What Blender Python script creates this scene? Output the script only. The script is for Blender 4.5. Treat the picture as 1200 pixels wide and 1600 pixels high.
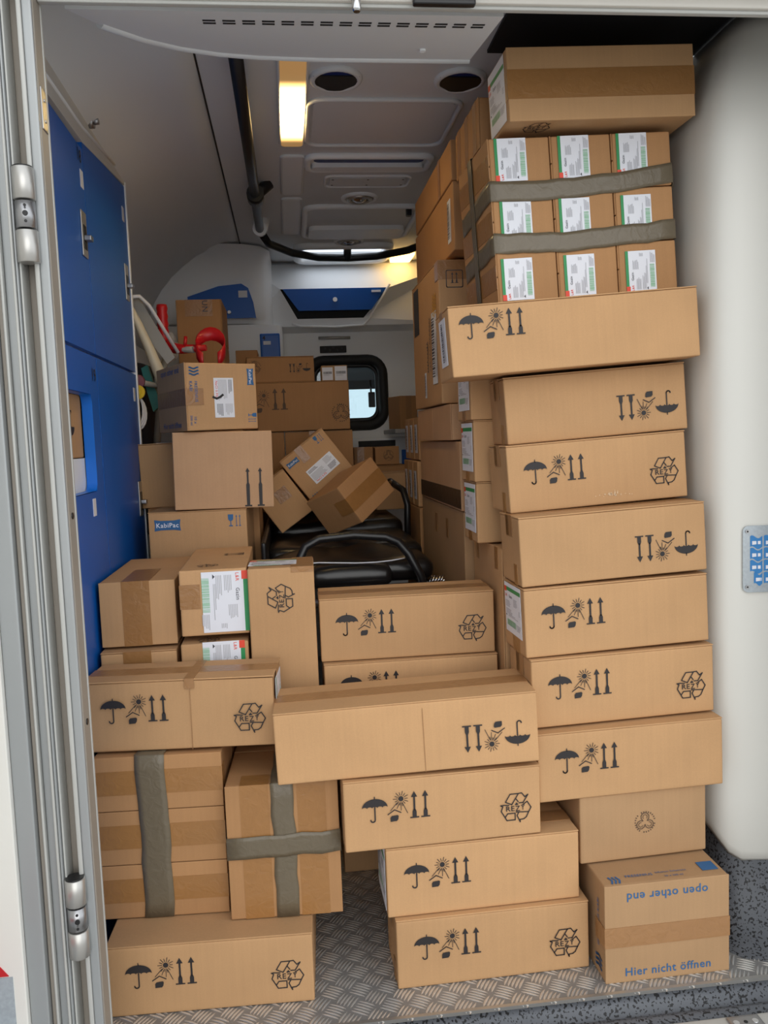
import bpy, bmesh, math, random
from mathutils import Vector, Matrix

random.seed(7)
for o in list(bpy.data.objects):
    bpy.data.objects.remove(o, do_unlink=True)
SC = bpy.context.scene
COL = SC.collection
R = math.radians

# ---------------------------------------------------------------- camera
YAW, PITCH, ROLL, FPX = .1108, .0886, -.0382, 1314.0
def camera():
    f0 = Vector((math.sin(YAW), math.cos(YAW), 0)); r0 = Vector((math.cos(YAW), -math.sin(YAW), 0)); u0 = Vector((0, 0, 1))
    f = f0*math.cos(PITCH)-u0*math.sin(PITCH); up = f0*math.sin(PITCH)+u0*math.cos(PITCH)
    r = r0*math.cos(ROLL)+up*math.sin(ROLL); u = up*math.cos(ROLL)-r0*math.sin(ROLL)
    cd = bpy.data.cameras.new('camera'); c = bpy.data.objects.new('camera', cd); COL.objects.link(c)
    m = Matrix(((r.x, u.x, -f.x, 0), (r.y, u.y, -f.y, 0), (r.z, u.z, -f.z, 1.12), (0, 0, 0, 1)))
    c.matrix_world = m
    cd.sensor_fit = 'HORIZONTAL'; cd.sensor_width = 36; cd.lens = 36*FPX/1200; cd.clip_start = .02; cd.clip_end = 300
    SC.camera = c
camera()

# ---------------------------------------------------------------- world and exposure
W = bpy.data.worlds.new('overcast_sky'); SC.world = W; W.use_nodes = True
bg = W.node_tree.nodes['Background']; bg.inputs[0].default_value = (.93, .97, 1.0, 1); bg.inputs[1].default_value = 1.15
SC.view_settings.view_transform = 'Standard'; SC.view_settings.look = 'None'
SC.view_settings.exposure = .36; SC.view_settings.gamma = 1; SC.view_settings.use_curve_mapping = False
# soft overcast key from behind and above the camera (sky glow on the open side of the yard)
sd = bpy.data.lights.new('overcast_sun', 'SUN'); sd.energy = .62; sd.angle = R(50); sd.color = (1, .97, .92)
so = bpy.data.objects.new('overcast_sun', sd); COL.objects.link(so)
so.rotation_euler = Vector((-.14, .93, -.30)).to_track_quat('-Z', 'Y').to_euler()

# ---------------------------------------------------------------- materials
MATS = {}
def srgb(r, g, b):
    f = lambda c: (c/255/12.92) if c/255 <= .04045 else ((c/255+.055)/1.055)**2.4
    return (f(r), f(g), f(b), 1)
def nt(name):
    m = bpy.data.materials.new(name); m.use_nodes = True; MATS[name] = m
    return m, m.node_tree.nodes, m.node_tree.links, m.node_tree.nodes['Principled BSDF']
def mat(name, col, rough=.5, metal=0, noise=.06, nscale=14, bump=0, bscale=60, coat=0):
    m, N, L, b = nt(name)
    b.inputs['Roughness'].default_value = rough; b.inputs['Metallic'].default_value = metal
    if coat: b.inputs['Coat Weight'].default_value = coat
    tc = N.new('ShaderNodeTexCoord'); n = N.new('ShaderNodeTexNoise'); n.inputs['Scale'].default_value = nscale; n.inputs['Detail'].default_value = 5
    L.new(tc.outputs['Object'], n.inputs['Vector'])
    mix = N.new('ShaderNodeMix'); mix.data_type = 'RGBA'
    mix.inputs['A'].default_value = tuple(c*(1-noise) for c in col[:3])+(1,); mix.inputs['B'].default_value = tuple(min(1, c*(1+noise)) for c in col[:3])+(1,)
    L.new(n.outputs['Fac'], mix.inputs['Factor']); L.new(mix.outputs['Result'], b.inputs['Base Color'])
    if bump:
        n2 = N.new('ShaderNodeTexNoise'); n2.inputs['Scale'].default_value = bscale; L.new(tc.outputs['Object'], n2.inputs['Vector'])
        bp = N.new('ShaderNodeBump'); bp.inputs['Strength'].default_value = bump; bp.inputs['Distance'].default_value = .004
        L.new(n2.outputs['Fac'], bp.inputs['Height']); L.new(bp.outputs['Normal'], b.inputs['Normal'])
    return m
def cardboard(name, col):
    m, N, L, b = nt(name); b.inputs['Roughness'].default_value = .78; b.inputs['Specular IOR Level'].default_value = .25
    tc = N.new('ShaderNodeTexCoord'); oi = N.new('ShaderNodeObjectInfo')
    big = N.new('ShaderNodeTexNoise'); big.inputs['Scale'].default_value = 5; big.inputs['Detail'].default_value = 6; L.new(tc.outputs['Object'], big.inputs['Vector'])
    fib = N.new('ShaderNodeTexNoise'); fib.inputs['Scale'].default_value = 420; fib.inputs['Detail'].default_value = 3; L.new(tc.outputs['Object'], fib.inputs['Vector'])
    mp = N.new('ShaderNodeMapping'); mp.inputs['Scale'].default_value = (170, 170, 5); L.new(tc.outputs['Object'], mp.inputs['Vector'])
    flu = N.new('ShaderNodeTexNoise'); flu.inputs['Scale'].default_value = 1; L.new(mp.outputs['Vector'], flu.inputs['Vector'])
    a = N.new('ShaderNodeMath'); a.operation = 'MULTIPLY_ADD'; L.new(fib.outputs['Fac'], a.inputs[0]); a.inputs[1].default_value = .35; L.new(big.outputs['Fac'], a.inputs[2])
    a2 = N.new('ShaderNodeMath'); a2.operation = 'MULTIPLY_ADD'; L.new(flu.outputs['Fac'], a2.inputs[0]); a2.inputs[1].default_value = .25; L.new(a.outputs[0], a2.inputs[2])
    cr = N.new('ShaderNodeValToRGB'); cr.color_ramp.elements[0].position = .4; cr.color_ramp.elements[1].position = 1.15 if False else 1.0
    cr.color_ramp.elements[0].color = tuple(c*.86 for c in col[:3])+(1,); cr.color_ramp.elements[1].color = tuple(min(1, c*1.1) for c in col[:3])+(1,)
    L.new(a2.outputs[0], cr.inputs[0])
    hs = N.new('ShaderNodeHueSaturation'); L.new(cr.outputs[0], hs.inputs['Color'])
    mr = N.new('ShaderNodeMapRange'); mr.inputs['To Min'].default_value = .92; mr.inputs['To Max'].default_value = 1.06; L.new(oi.outputs['Random'], mr.inputs['Value']); L.new(mr.outputs[0], hs.inputs['Value'])
    L.new(hs.outputs[0], b.inputs['Base Color'])
    bp = N.new('ShaderNodeBump'); bp.inputs['Strength'].default_value = .12; bp.inputs['Distance'].default_value = .001; L.new(a2.outputs[0], bp.inputs['Height']); L.new(bp.outputs[0], b.inputs['Normal'])
    return m
cardboard('cardboard', srgb(190, 149, 107))
cardboard('cardboard_brown', srgb(172, 129, 88))
cardboard('cardboard_pink', srgb(192, 152, 116))
cardboard('cardboard_grey', srgb(172, 137, 101))
cardboard('cardboard_pale', srgb(222, 194, 160))
def tape(name, col, rough):
    m, N, L, b = nt(name); b.inputs['Base Color'].default_value = col; b.inputs['Roughness'].default_value = rough
    tc = N.new('ShaderNodeTexCoord'); n = N.new('ShaderNodeTexNoise'); n.inputs['Scale'].default_value = 45; n.inputs['Detail'].default_value = 4; n.inputs['Distortion'].default_value = 1.2
    L.new(tc.outputs['Object'], n.inputs['Vector']); bp = N.new('ShaderNodeBump'); bp.inputs['Strength'].default_value = .5; bp.inputs['Distance'].default_value = .003
    L.new(n.outputs['Fac'], bp.inputs['Height']); L.new(bp.outputs[0], b.inputs['Normal'])
    mr = N.new('ShaderNodeMix'); mr.data_type = 'RGBA'; mr.inputs['A'].default_value = tuple(c*.88 for c in col[:3])+(1,); mr.inputs['B'].default_value = tuple(c*1.08 for c in col[:3])+(1,)
    L.new(n.outputs['Fac'], mr.inputs['Factor']); L.new(mr.outputs['Result'], b.inputs['Base Color'])
tape('tape_clear', srgb(160, 118, 78), .3)
tape('tape_brown', srgb(156, 111, 64), .32)
tape('tape_grey', srgb(106, 95, 77), .36)
tape('tape_dark', srgb(62, 46, 34), .4)
mat('ink_black', srgb(38, 33, 34), .6); mat('ink_soft', srgb(92, 72, 56), .7); mat('ink_blue', srgb(44, 96, 146), .6); mat('ink_grey', srgb(176, 176, 182), .6)
mat('ink_dark', srgb(70, 70, 78), .6); mat('ink_green', srgb(40, 140, 80), .5); mat('ink_mint', srgb(135, 190, 150), .5); mat('ink_red', srgb(225, 70, 45), .5)
mat('ink_yellow', srgb(215, 160, 40), .5); mat('label_white', srgb(226, 228, 236), .5, noise=.02)
mat('white_gelcoat', srgb(222, 220, 213), .35, noise=.02, nscale=3); mat('liner_grey', srgb(218, 220, 222), .5, noise=.02, nscale=3)
mat('liner_white', srgb(238, 240, 242), .45, noise=.02, nscale=3); mat('cream_trim', srgb(206, 202, 194), .45, noise=.03)
mat('door_white', srgb(222, 220, 214), .4, noise=.02); mat('frame_alu', srgb(158, 161, 162), .42, .35, noise=.05, nscale=6)
mat('taupe_channel', srgb(150, 142, 132), .5, noise=.04)
mat('frame_light', srgb(180, 180, 176), .45, .1, noise=.05, nscale=6)
mat('blue_laminate', srgb(0, 94, 188), .42, noise=.03, nscale=4); mat('blue_edge', srgb(20, 112, 214), .35, noise=.03)
mat('black_plastic', srgb(24, 24, 26), .38); mat('black_rubber', srgb(20, 20, 20), .6); mat('black_vinyl', srgb(26, 25, 26), .3, bump=.25, bscale=18)
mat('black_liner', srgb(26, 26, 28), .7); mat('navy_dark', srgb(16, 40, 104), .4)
mat('chrome', srgb(210, 210, 212), .16, 1, noise=.02); mat('steel', srgb(170, 170, 172), .32, .9, noise=.05); mat('brushed', srgb(188, 186, 182), .36, .75, noise=.05)
mat('tread_plate', srgb(142, 141, 140), .42, .35, noise=.18, nscale=9); mat('tread_bar', srgb(214, 212, 208), .24, .6, noise=.08)
mat('red_plastic', srgb(196, 26, 34), .38); mat('teal_plastic', srgb(10, 110, 104), .45); mat('yellow_plastic', srgb(228, 196, 20), .4)
mat('cream_plastic', srgb(216, 208, 186), .45); mat('grey_plastic', srgb(150, 150, 148), .4); mat('mauve_rubber', srgb(134, 80, 96), .6); mat('grey_bag', srgb(120, 116, 118), .3, bump=.6, bscale=25)
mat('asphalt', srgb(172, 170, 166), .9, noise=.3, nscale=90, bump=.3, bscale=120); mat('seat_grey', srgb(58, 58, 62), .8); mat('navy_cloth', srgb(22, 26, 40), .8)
mat('sticker_blue', srgb(48, 126, 190), .4, noise=.03); mat('reflector_grey', srgb(176, 184, 190), .25, .3, noise=.2, nscale=160); mat('reflector_red', srgb(190, 28, 34), .3)
def speckle():
    m, N, L, b = nt('speckled_coating'); b.inputs['Roughness'].default_value = .55
    tc = N.new('ShaderNodeTexCoord'); v = N.new('ShaderNodeTexNoise'); v.inputs['Scale'].default_value = 175; v.inputs['Detail'].default_value = 1.5
    L.new(tc.outputs['Object'], v.inputs['Vector']); cr = N.new('ShaderNodeValToRGB'); e = cr.color_ramp.elements
    e[0].position = .415; e[0].color = srgb(24, 24, 27); e[1].position = .44; e[1].color = srgb(92, 95, 101)
    L.new(v.outputs['Fac'], cr.inputs[0]); L.new(cr.outputs[0], b.inputs['Base Color'])
    bp = N.new('ShaderNodeBump'); bp.inputs['Strength'].default_value = .3; bp.inputs['Distance'].default_value = .002; L.new(v.outputs['Fac'], bp.inputs['Height']); L.new(bp.outputs[0], b.inputs['Normal'])
speckle()
def emit(name, col, s):
    m, N, L, b = nt(name); b.inputs['Base Color'].default_value = col; b.inputs['Emission Color'].default_value = col; b.inputs['Emission Strength'].default_value = s
emit('lamp_warm', (1, .62, .2, 1), 3.5)
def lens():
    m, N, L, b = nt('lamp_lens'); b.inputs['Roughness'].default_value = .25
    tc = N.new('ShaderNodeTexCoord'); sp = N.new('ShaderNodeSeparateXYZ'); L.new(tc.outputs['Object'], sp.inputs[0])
    # uneven diffuser glow painted into the emission: bright near the middle, dim amber ends
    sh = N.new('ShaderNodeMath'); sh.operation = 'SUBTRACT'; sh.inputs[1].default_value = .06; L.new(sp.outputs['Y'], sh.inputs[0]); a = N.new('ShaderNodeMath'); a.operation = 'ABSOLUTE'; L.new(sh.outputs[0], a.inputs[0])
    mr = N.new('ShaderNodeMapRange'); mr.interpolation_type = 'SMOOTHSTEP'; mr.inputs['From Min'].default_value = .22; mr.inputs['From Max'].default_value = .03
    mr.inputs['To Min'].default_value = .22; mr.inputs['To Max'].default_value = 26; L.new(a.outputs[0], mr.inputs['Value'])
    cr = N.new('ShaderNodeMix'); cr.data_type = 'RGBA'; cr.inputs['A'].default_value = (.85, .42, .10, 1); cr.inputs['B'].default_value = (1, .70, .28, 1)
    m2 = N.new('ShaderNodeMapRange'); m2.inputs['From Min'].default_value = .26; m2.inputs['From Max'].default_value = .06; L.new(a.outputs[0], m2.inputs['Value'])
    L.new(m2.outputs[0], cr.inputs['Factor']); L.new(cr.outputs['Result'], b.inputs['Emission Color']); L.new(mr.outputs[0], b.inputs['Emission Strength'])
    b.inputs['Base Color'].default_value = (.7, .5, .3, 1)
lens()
def trans():
    m, N, L, b = nt('skylight_acrylic'); t = N.new('ShaderNodeBsdfTranslucent'); t.inputs[0].default_value = (.9, .92, .95, 1)
    L.new(t.outputs[0], N['Material Output'].inputs['Surface'])
    m, N, L, b = nt('window_glass'); g = N.new('ShaderNodeBsdfTransparent'); g.inputs[0].default_value = (.86, .92, .94, 1)
    gl = N.new('ShaderNodeBsdfGlossy'); gl.inputs['Roughness'].default_value = .02; mx = N.new('ShaderNodeMixShader'); mx.inputs[0].default_value = .06
    L.new(g.outputs[0], mx.inputs[1]); L.new(gl.outputs[0], mx.inputs[2]); L.new(mx.outputs[0], N['Material Output'].inputs['Surface'])
    m, N, L, b = nt('clear_bag'); b.inputs['Base Color'].default_value = (.8, .8, .82, 1); b.inputs['Roughness'].default_value = .15; b.inputs['Alpha'].default_value = .28
trans()

# ---------------------------------------------------------------- mesh builder
class MB:
    def __init__(s): s.v = []; s.f = []; s.m = []; s.mats = []; s.smooth = []
    def mi(s, name):
        if name not in s.mats: s.mats.append(name)
        return s.mats.index(name)
    def add(s, vs, fs, mat, smooth=False):
        o = len(s.v); s.v += [tuple(v) for v in vs]; i = s.mi(mat)
        for f in fs: s.f.append(tuple(o+k for k in f)); s.m.append(i); s.smooth.append(smooth)
        return s
    def box(s, x0, x1, y0, y1, z0, z1, mat, r=0):
        if r:
            vs, fs = rounded_box(x1-x0, y1-y0, z1-z0, r, 0, 0)
            return s.add([(v[0]+x0, v[1]+y0, v[2]+z0) for v in vs], fs, mat, True)
        vs = [(x, y, z) for z in (z0, z1) for y in (y0, y1) for x in (x0, x1)]
        return s.add(vs, [(0, 2, 3, 1), (4, 5, 7, 6), (0, 1, 5, 4), (2, 6, 7, 3), (0, 4, 6, 2), (1, 3, 7, 5)], mat)
    def slab(s, fr, u0, u1, v0, v1, t0, t1, mat):
        o, u, v, n = fr
        vs = [o+u*a+v*b+n*t for t in (t0, t1) for b in (v0, v1) for a in (u0, u1)]
        return s.add(vs, [(0, 2, 3, 1), (4, 5, 7, 6), (0, 1, 5, 4), (2, 6, 7, 3), (0, 4, 6, 2), (1, 3, 7, 5)], mat)
    def prism(s, pts, d0, d1, axis, mat, smooth=False):
        """pts 2D outline extruded along axis: 'x' (pts=y,z), 'y' (pts=x,z), 'z' (pts=x,y)"""
        mk = {'x': lambda p, d: (d, p[0], p[1]), 'y': lambda p, d: (p[0], d, p[1]), 'z': lambda p, d: (p[0], p[1], d)}[axis]
        n = len(pts); vs = [mk(p, d0) for p in pts]+[mk(p, d1) for p in pts]
        s.add(vs, [tuple(range(n))[::-1], tuple(range(n, 2*n))], mat)
        o = len(s.v)-2*n; i = s.mi(mat)
        for k in range(n): s.f.append((o+k, o+(k+1) % n, o+n+(k+1) % n, o+n+k)); s.m.append(i); s.smooth.append(smooth)
        return s
    def tube(s, path, r, mat, n=10, cap=True, closed=False):
        P = [Vector(p) for p in path]; rs = r if isinstance(r, (list, tuple)) else [r]*len(P)
        vs = []; prev = None; m = len(P)
        for i, p in enumerate(P):
            if closed: t = P[(i+1) % m]-P[i-1]
            else: t = (P[min(i+1, m-1)]-P[max(i-1, 0)])
            t.normalize()
            if prev is None: a = t.orthogonal().normalized()
            else: a = (prev-t*prev.dot(t)).normalized()
            prev = a; b = t.cross(a)
            for k in range(n): an = 2*math.pi*k/n; vs.append(p+(a*math.cos(an)+b*math.sin(an))*rs[i])
        fs = []
        for i in range(m if closed else m-1):
            j = (i+1) % m
            for k in range(n): fs.append((i*n+k, i*n+(k+1) % n, j*n+(k+1) % n, j*n+k))
        s.add(vs, fs, mat, True)
        if cap and not closed:
            o = len(s.v)-len(vs); i = s.mi(mat)
            s.f.append(tuple(o+k for k in range(n))[::-1]); s.m.append(i); s.smooth.append(False)
            s.f.append(tuple(o+(m-1)*n+k for k in range(n))); s.m.append(i); s.smooth.append(False)
        return s
    def grid(s, rows, mat, smooth=True):
        nr, nc = len(rows), len(rows[0]); vs = [p for r in rows for p in r]
        return s.add(vs, [(i*nc+j, i*nc+j+1, (i+1)*nc+j+1, (i+1)*nc+j) for i in range(nr-1) for j in range(nc-1)], mat, smooth)
    def polys(s, polys, mat, z=0):
        for p in polys: s.add([(x, y, z) for x, y in p], [tuple(range(len(p)))], mat)
        return s
    def mesh(s, name):
        me = bpy.data.meshes.new(name); me.from_pydata(s.v, [], s.f)
        for m in s.mats: me.materials.append(MATS[m])
        me.polygons.foreach_set('material_index', s.m); me.polygons.foreach_set('use_smooth', s.smooth); me.update()
        return me
    def build(s, name, parent=None, loc=None):
        o = bpy.data.objects.new(name, s.mesh(name)); COL.objects.link(o)
        if parent: o.parent = parent
        if loc: o.location = loc
        return o
def fix_normals(o):
    bm = bmesh.new(); bm.from_mesh(o.data); bmesh.ops.recalc_face_normals(bm, faces=bm.faces); bm.to_mesh(o.data); bm.free(); return o

def rounded_box(w, d, h, r, dent=0, nseg=4, seed=0):
    rnd = random.Random(seed)
    def ax(L, n):
        rr = min(r, L*.45); a = [0, rr*.45, rr]
        if L > rr*6: a += [rr*2.4]+[rr*2.4+(L-rr*4.8)*(k+1)/(n+1) for k in range(n)]+[L-rr*2.4]
        return a+[L-rr, L-rr*.55, L]
    ns = (max(0, nseg), max(0, nseg-1), max(0, nseg-1))
    A = [ax(L, n) for L, n in zip((w, d, h), ns)]; S = (w, d, h)
    ph = [[rnd.uniform(0, 6.28) for _ in range(6)] for _ in range(3)]; fq = [[rnd.uniform(6, 22) for _ in range(6)] for _ in range(3)]
    cache = {}; vs = []; fs = []
    def vert(p):
        key = tuple(round(c, 6) for c in p)
        if key in cache: return cache[key]
        q = Vector([min(max(c, min(r, L*.45)), L-min(r, L*.45)) for c, L in zip(p, S)]); e = Vector(p)-q
        if e.length > 1e-9: e = e.normalized()*min(r, min(S)*.45)
        out = q+e
        if dent:
            for k in range(3):
                a, b = p[(k+1) % 3], p[(k+2) % 3]
                t = .5+.25*math.sin(a*fq[k][0]+ph[k][0])+.25*math.sin(b*fq[k][1]+ph[k][1])
                edge = min(a, S[(k+1) % 3]-a, b, S[(k+2) % 3]-b); wgt = .45+.55*min(1, edge/.04)
                if p[k] < 1e-6: out[k] += dent*t*wgt
                elif p[k] > S[k]-1e-6: out[k] -= dent*t*wgt
        cache[key] = len(vs); vs.append(tuple(out)); return cache[key]
    for k in range(3):
        i, j = (k+1) % 3, (k+2) % 3
        for side in (0, 1):
            for a in range(len(A[i])-1):
                for b in range(len(A[j])-1):
                    idx = []
                    for (x, y) in ((a, b), (a+1, b), (a+1, b+1), (a, b+1)):
                        p = [0, 0, 0]; p[k] = S[k] if side else 0; p[i] = A[i][x]; p[j] = A[j][y]; idx.append(vert(p))
                    if len(set(idx)) == 4: fs.append(tuple(idx) if side else tuple(idx[::-1]))
    return vs, fs

# ---------------------------------------------------------------- scene objects helpers
LABELS = []
def tag(o, label, cat, group=None):
    o['label'] = label; o['category'] = cat
    if group: o['group'] = group
    LABELS.append(label); return o
def struct(o, label=None, cat=None):
    o['kind'] = 'structure'
    if label: o['label'] = label
    if cat: o['category'] = cat
    return o
def empty(name, loc=(0, 0, 0), rot=None):
    o = bpy.data.objects.new(name, None); COL.objects.link(o); o.location = loc; o.empty_display_size = .05
    if rot is not None: o.rotation_euler = rot
    return o

# ---------------------------------------------------------------- flat print: 2D symbols
def stroke(pts, w):
    out = []
    for (x0, y0), (x1, y1) in zip(pts[:-1], pts[1:]):
        l = math.hypot(x1-x0, y1-y0) or 1; ex, ey = (x1-x0)/l*w*.3, (y1-y0)/l*w*.3; nx, ny = -(y1-y0)/l*w/2, (x1-x0)/l*w/2
        out.append([(x0-ex+nx, y0-ey+ny), (x0-ex-nx, y0-ey-ny), (x1+ex-nx, y1+ey-ny), (x1+ex+nx, y1+ey+ny)])
    return out
def arc(cx, cy, r, a0, a1, n=10, ry=None):
    return [(cx+r*math.cos(R(a0+(a1-a0)*k/n)), cy+(ry or r)*math.sin(R(a0+(a1-a0)*k/n))) for k in range(n+1)]
def sym_umbrella():
    top = arc(0, .05, .5, 180, 0, 16, ry=.36); bot = []
    for k in range(5): bot += arc(.4-.2*k, .05, .1, 0, 180, 4, ry=.055)
    return [top+bot[1:-1], [(-.025, .38), (.025, .38), (.015, .5), (-.015, .5)]]+stroke([(0, .08), (0, -.42)]+arc(-.085, -.42, .085, 0, -180, 8), .05)
def sym_sun():
    c = (.13, .25); out = [arc(c[0], c[1], .095, 0, 360, 14)[:-1]]
    for k in range(14):
        a = 2*math.pi*k/14; l = .28 if k % 2 else .24
        out += stroke([(c[0]+.13*math.cos(a), c[1]+.13*math.sin(a)), (c[0]+l*math.cos(a), c[1]+l*math.sin(a))], .022)
    for p, q in (((0, .12), (-.26, -.16)), ((.06, .08), (-.02, -.1)), ((.13, .08), (.13, -.18)), ((.19, .08), (.36, -.30))): out += stroke([p, q], .022)
    out += stroke([(-.36, -.30), (-.11, -.14), (.12, -.26)], .035)
    out += [[(-.27, -.42), (-.22, -.36), (0, -.34), (.03, -.38), (.01, -.50), (-.04, -.56), (-.27, -.57)]]
    return out
def sym_arrows():
    out = []
    for x in (-.21, .21):
        out += [[(x-.12, .30), (x+.12, .30), (x, .52)], [(x-.035, .32), (x-.035, -.22), (x+.035, -.22), (x+.035, .32)],
                [(x-.035, -.16), (x-.075, -.26), (x-.075, -.46), (x+.075, -.46), (x+.075, -.26), (x+.035, -.16)], [(x-.17, -.46), (x-.17, -.51), (x+.17, -.51), (x+.17, -.46)]]
    return out
def sym_longarrows():
    out = []
    for x in (-.16, .16):
        out += [[(x-.055, .40), (x+.055, .40), (x, .5)], [(x-.022, .41), (x-.022, .12), (x+.022, .12), (x+.022, .41)],
                [(x-.022, .12), (x-.045, .06), (x-.04, -.46), (x+.04, -.46), (x+.045, .06), (x+.022, .12)], [(x-.09, -.46), (x-.09, -.5), (x+.09, -.5), (x+.09, -.46)]]
    return out
def rot2(p, a): return (p[0]*math.cos(a)-p[1]*math.sin(a), p[0]*math.sin(a)+p[1]*math.cos(a))
TXT = {}
def text2d(s, bold=0):
    if s in TXT: return TXT[s]
    cu = bpy.data.curves.new('t', 'FONT'); cu.body = s; cu.size = 1; cu.offset = .010; cu.space_character = 1.08; cu.align_x = 'CENTER'; cu.align_y = 'CENTER'; cu.resolution_u = 2
    o = bpy.data.objects.new('t', cu); COL.objects.link(o)
    me = o.to_mesh(); vs = [(v.co.x, v.co.y) for v in me.vertices]; fs = [tuple(p.vertices) for p in me.polygons]
    o.to_mesh_clear(); bpy.data.objects.remove(o); bpy.data.curves.remove(cu)
    xs = [v[0] for v in vs]; ys = [v[1] for v in vs]; cx, cy = (min(xs)+max(xs))/2, (min(ys)+max(ys))/2
    TXT[s] = ([(x-cx, y-cy) for x, y in vs], fs, max(xs)-min(xs), max(ys)-min(ys)); return TXT[s]
def text_into(mb, s, cx, cy, width, mat, z=0, ang=0, hmax=None):
    vs, fs, w, h = text2d(s); k = width/w
    ky = k if hmax is None else hmax/h
    mb.add([(cx+rot2((x*k, y*ky), ang)[0], cy+rot2((x*k, y*ky), ang)[1], z) for x, y in vs], fs, mat)
def mesh_sym(name, polys, mat):
    return MB().polys(polys, mat).mesh(name)
def mesh_rezy(mat='ink_black'):
    mb = MB(); T = lambda p: rot2(((p[0]-590)/940, (600-p[1])/940), -.09)
    for pl in ([(380, 215), (260, 455), (455, 525), (630, 190), (380, 215)], [(630, 190), (725, 170), (830, 285), (920, 215), (790, 460), (665, 470)], [(565, 350), (640, 435)],
               [(780, 530), (910, 425), (1040, 600), (980, 735), (600, 748)], [(980, 735), (920, 890), (850, 950), (730, 975), (745, 1045), (635, 850), (680, 760)],
               [(370, 545), (200, 545), (120, 560), (190, 590), (150, 730), (280, 915), (340, 1005), (590, 980), (570, 780), (350, 800), (280, 915)]):
        mb.polys(stroke([T(p) for p in pl], .034), mat)
    mb.polys([[T(p) for p in ((545, 520), (595, 455), (640, 500), (660, 525), (560, 540))]], mat); text_into(mb, 'Z', .05, -.045, .15, mat, z=.001, hmax=.17)
    text_into(mb, 'RE', -.185, -.035, .27, mat, z=.001, hmax=.165); text_into(mb, 'Y', .215, -.02, .13, mat, z=.001, hmax=.165)
    return mb.mesh('recycling_mark')
def mesh_ring(mat='ink_soft'):
    mb = MB()
    for k in range(3):
        a = 90+120*k; c = (.24*math.cos(R(a)), .24*math.sin(R(a)))
        mb.polys(stroke([(c[0]+x, c[1]+y) for x, y in arc(0, 0, .2, a-150, a+150, 8)], .04), mat)
        mb.polys(stroke([(c[0]+x, c[1]+y) for x, y in arc(0, 0, .11, a-130, a+130, 6)], .03), mat)
    for k in range(26):
        a = 360/26*k
        if k % 9: mb.polys(stroke([(.46*math.cos(R(a)), .46*math.sin(R(a))), (.5*math.cos(R(a)), .5*math.sin(R(a)))], .05), mat)
    return mb.mesh('recycling_mark')
def sym_waves():
    out = []
    for k in range(3):
        x = -.3+.3*k
        pts = [(x-.12, .5), (x+.06, .5), (x+.1, .2), (x+.1, .0), (x-.08, -.2), (x-.08, -.5)]
        out += stroke([(x+.07*math.sin(-1.6+t*.8), -.45+t*.9/8) for t in range(9)], .15)
    return out
def sym_goblet():
    return [[(-.5, .5), (-.08, .5), (-.1, .12), (-.2, .0), (-.38, .0), (-.48, .12)], [(-.32, .02), (-.26, .02), (-.26, -.34), (-.32, -.34)], [(-.44, -.34), (-.14, -.34), (-.14, -.42), (-.44, -.42)]] \
        + [[(x-.06, .3), (x+.06, .3), (x, .48)] for x in (.15, .4)]+[[(x-.02, .3), (x-.02, -.42), (x+.02, -.42), (x+.02, .3)] for x in (.15, .4)]+[[(x-.08, -.36), (x-.08, -.42), (x+.08, -.42), (x+.08, -.36)] for x in (.15, .4)]
SYM = {'umbrella_mark': mesh_sym('umbrella_mark', sym_umbrella(), 'ink_black'), 'sun_mark': mesh_sym('sun_mark', sym_sun(), 'ink_black'),
       'arrow_mark': mesh_sym('arrow_mark', sym_arrows(), 'ink_black'), 'long_arrow_mark': mesh_sym('arrow_mark', sym_longarrows(), 'ink_black'),
       'rezy': mesh_rezy(), 'ring': mesh_ring(), 'wave_logo': mesh_sym('wave_logo', sym_waves(), 'ink_blue'), 'goblet_mark': mesh_sym('goblet_mark', sym_goblet(), 'ink_blue'),
       'thin_arrows': mesh_sym('arrow_mark', sym_arrows(), 'ink_soft'), 'thin_sun': mesh_sym('sun_mark', sym_sun(), 'ink_soft')}
def mesh_text(s, mat):
    k = 'txt_'+s+mat
    if k not in SYM: mb = MB(); text_into(mb, s, 0, 0, 1, mat); SYM[k] = mb.mesh('lettering')
    return SYM[k]
def mesh_kabipac():
    mb = MB(); mb.polys([[(-.5, -.22), (-.25, -.18), (.25, -.18), (.5, -.22), (.47, 0), (.5, .22), (.25, .18), (-.25, .18), (-.5, .22), (-.47, 0)]], 'ink_blue')
    text_into(mb, 'KabiPac', 0, 0, .84, 'label_white', z=.004); return mb.mesh('brand_plate')
SYM['kabipac'] = mesh_kabipac()
def mesh_upbox():
    mb = MB(); c = []
    for cx, cy, a in ((.42, .42, 0), (-.42, .42, 90), (-.42, -.42, 180), (.42, -.42, 270)): c += arc(cx, cy, .08, a, a+90, 4)
    mb.polys(stroke(c+[c[0]], .05), 'ink_dark'); mb.polys([[(x*.62, y*.62+.06) for x, y in p] for p in sym_arrows()], 'ink_dark'); return mb.mesh('arrow_mark')
SYM['upbox'] = mesh_upbox()
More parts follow.
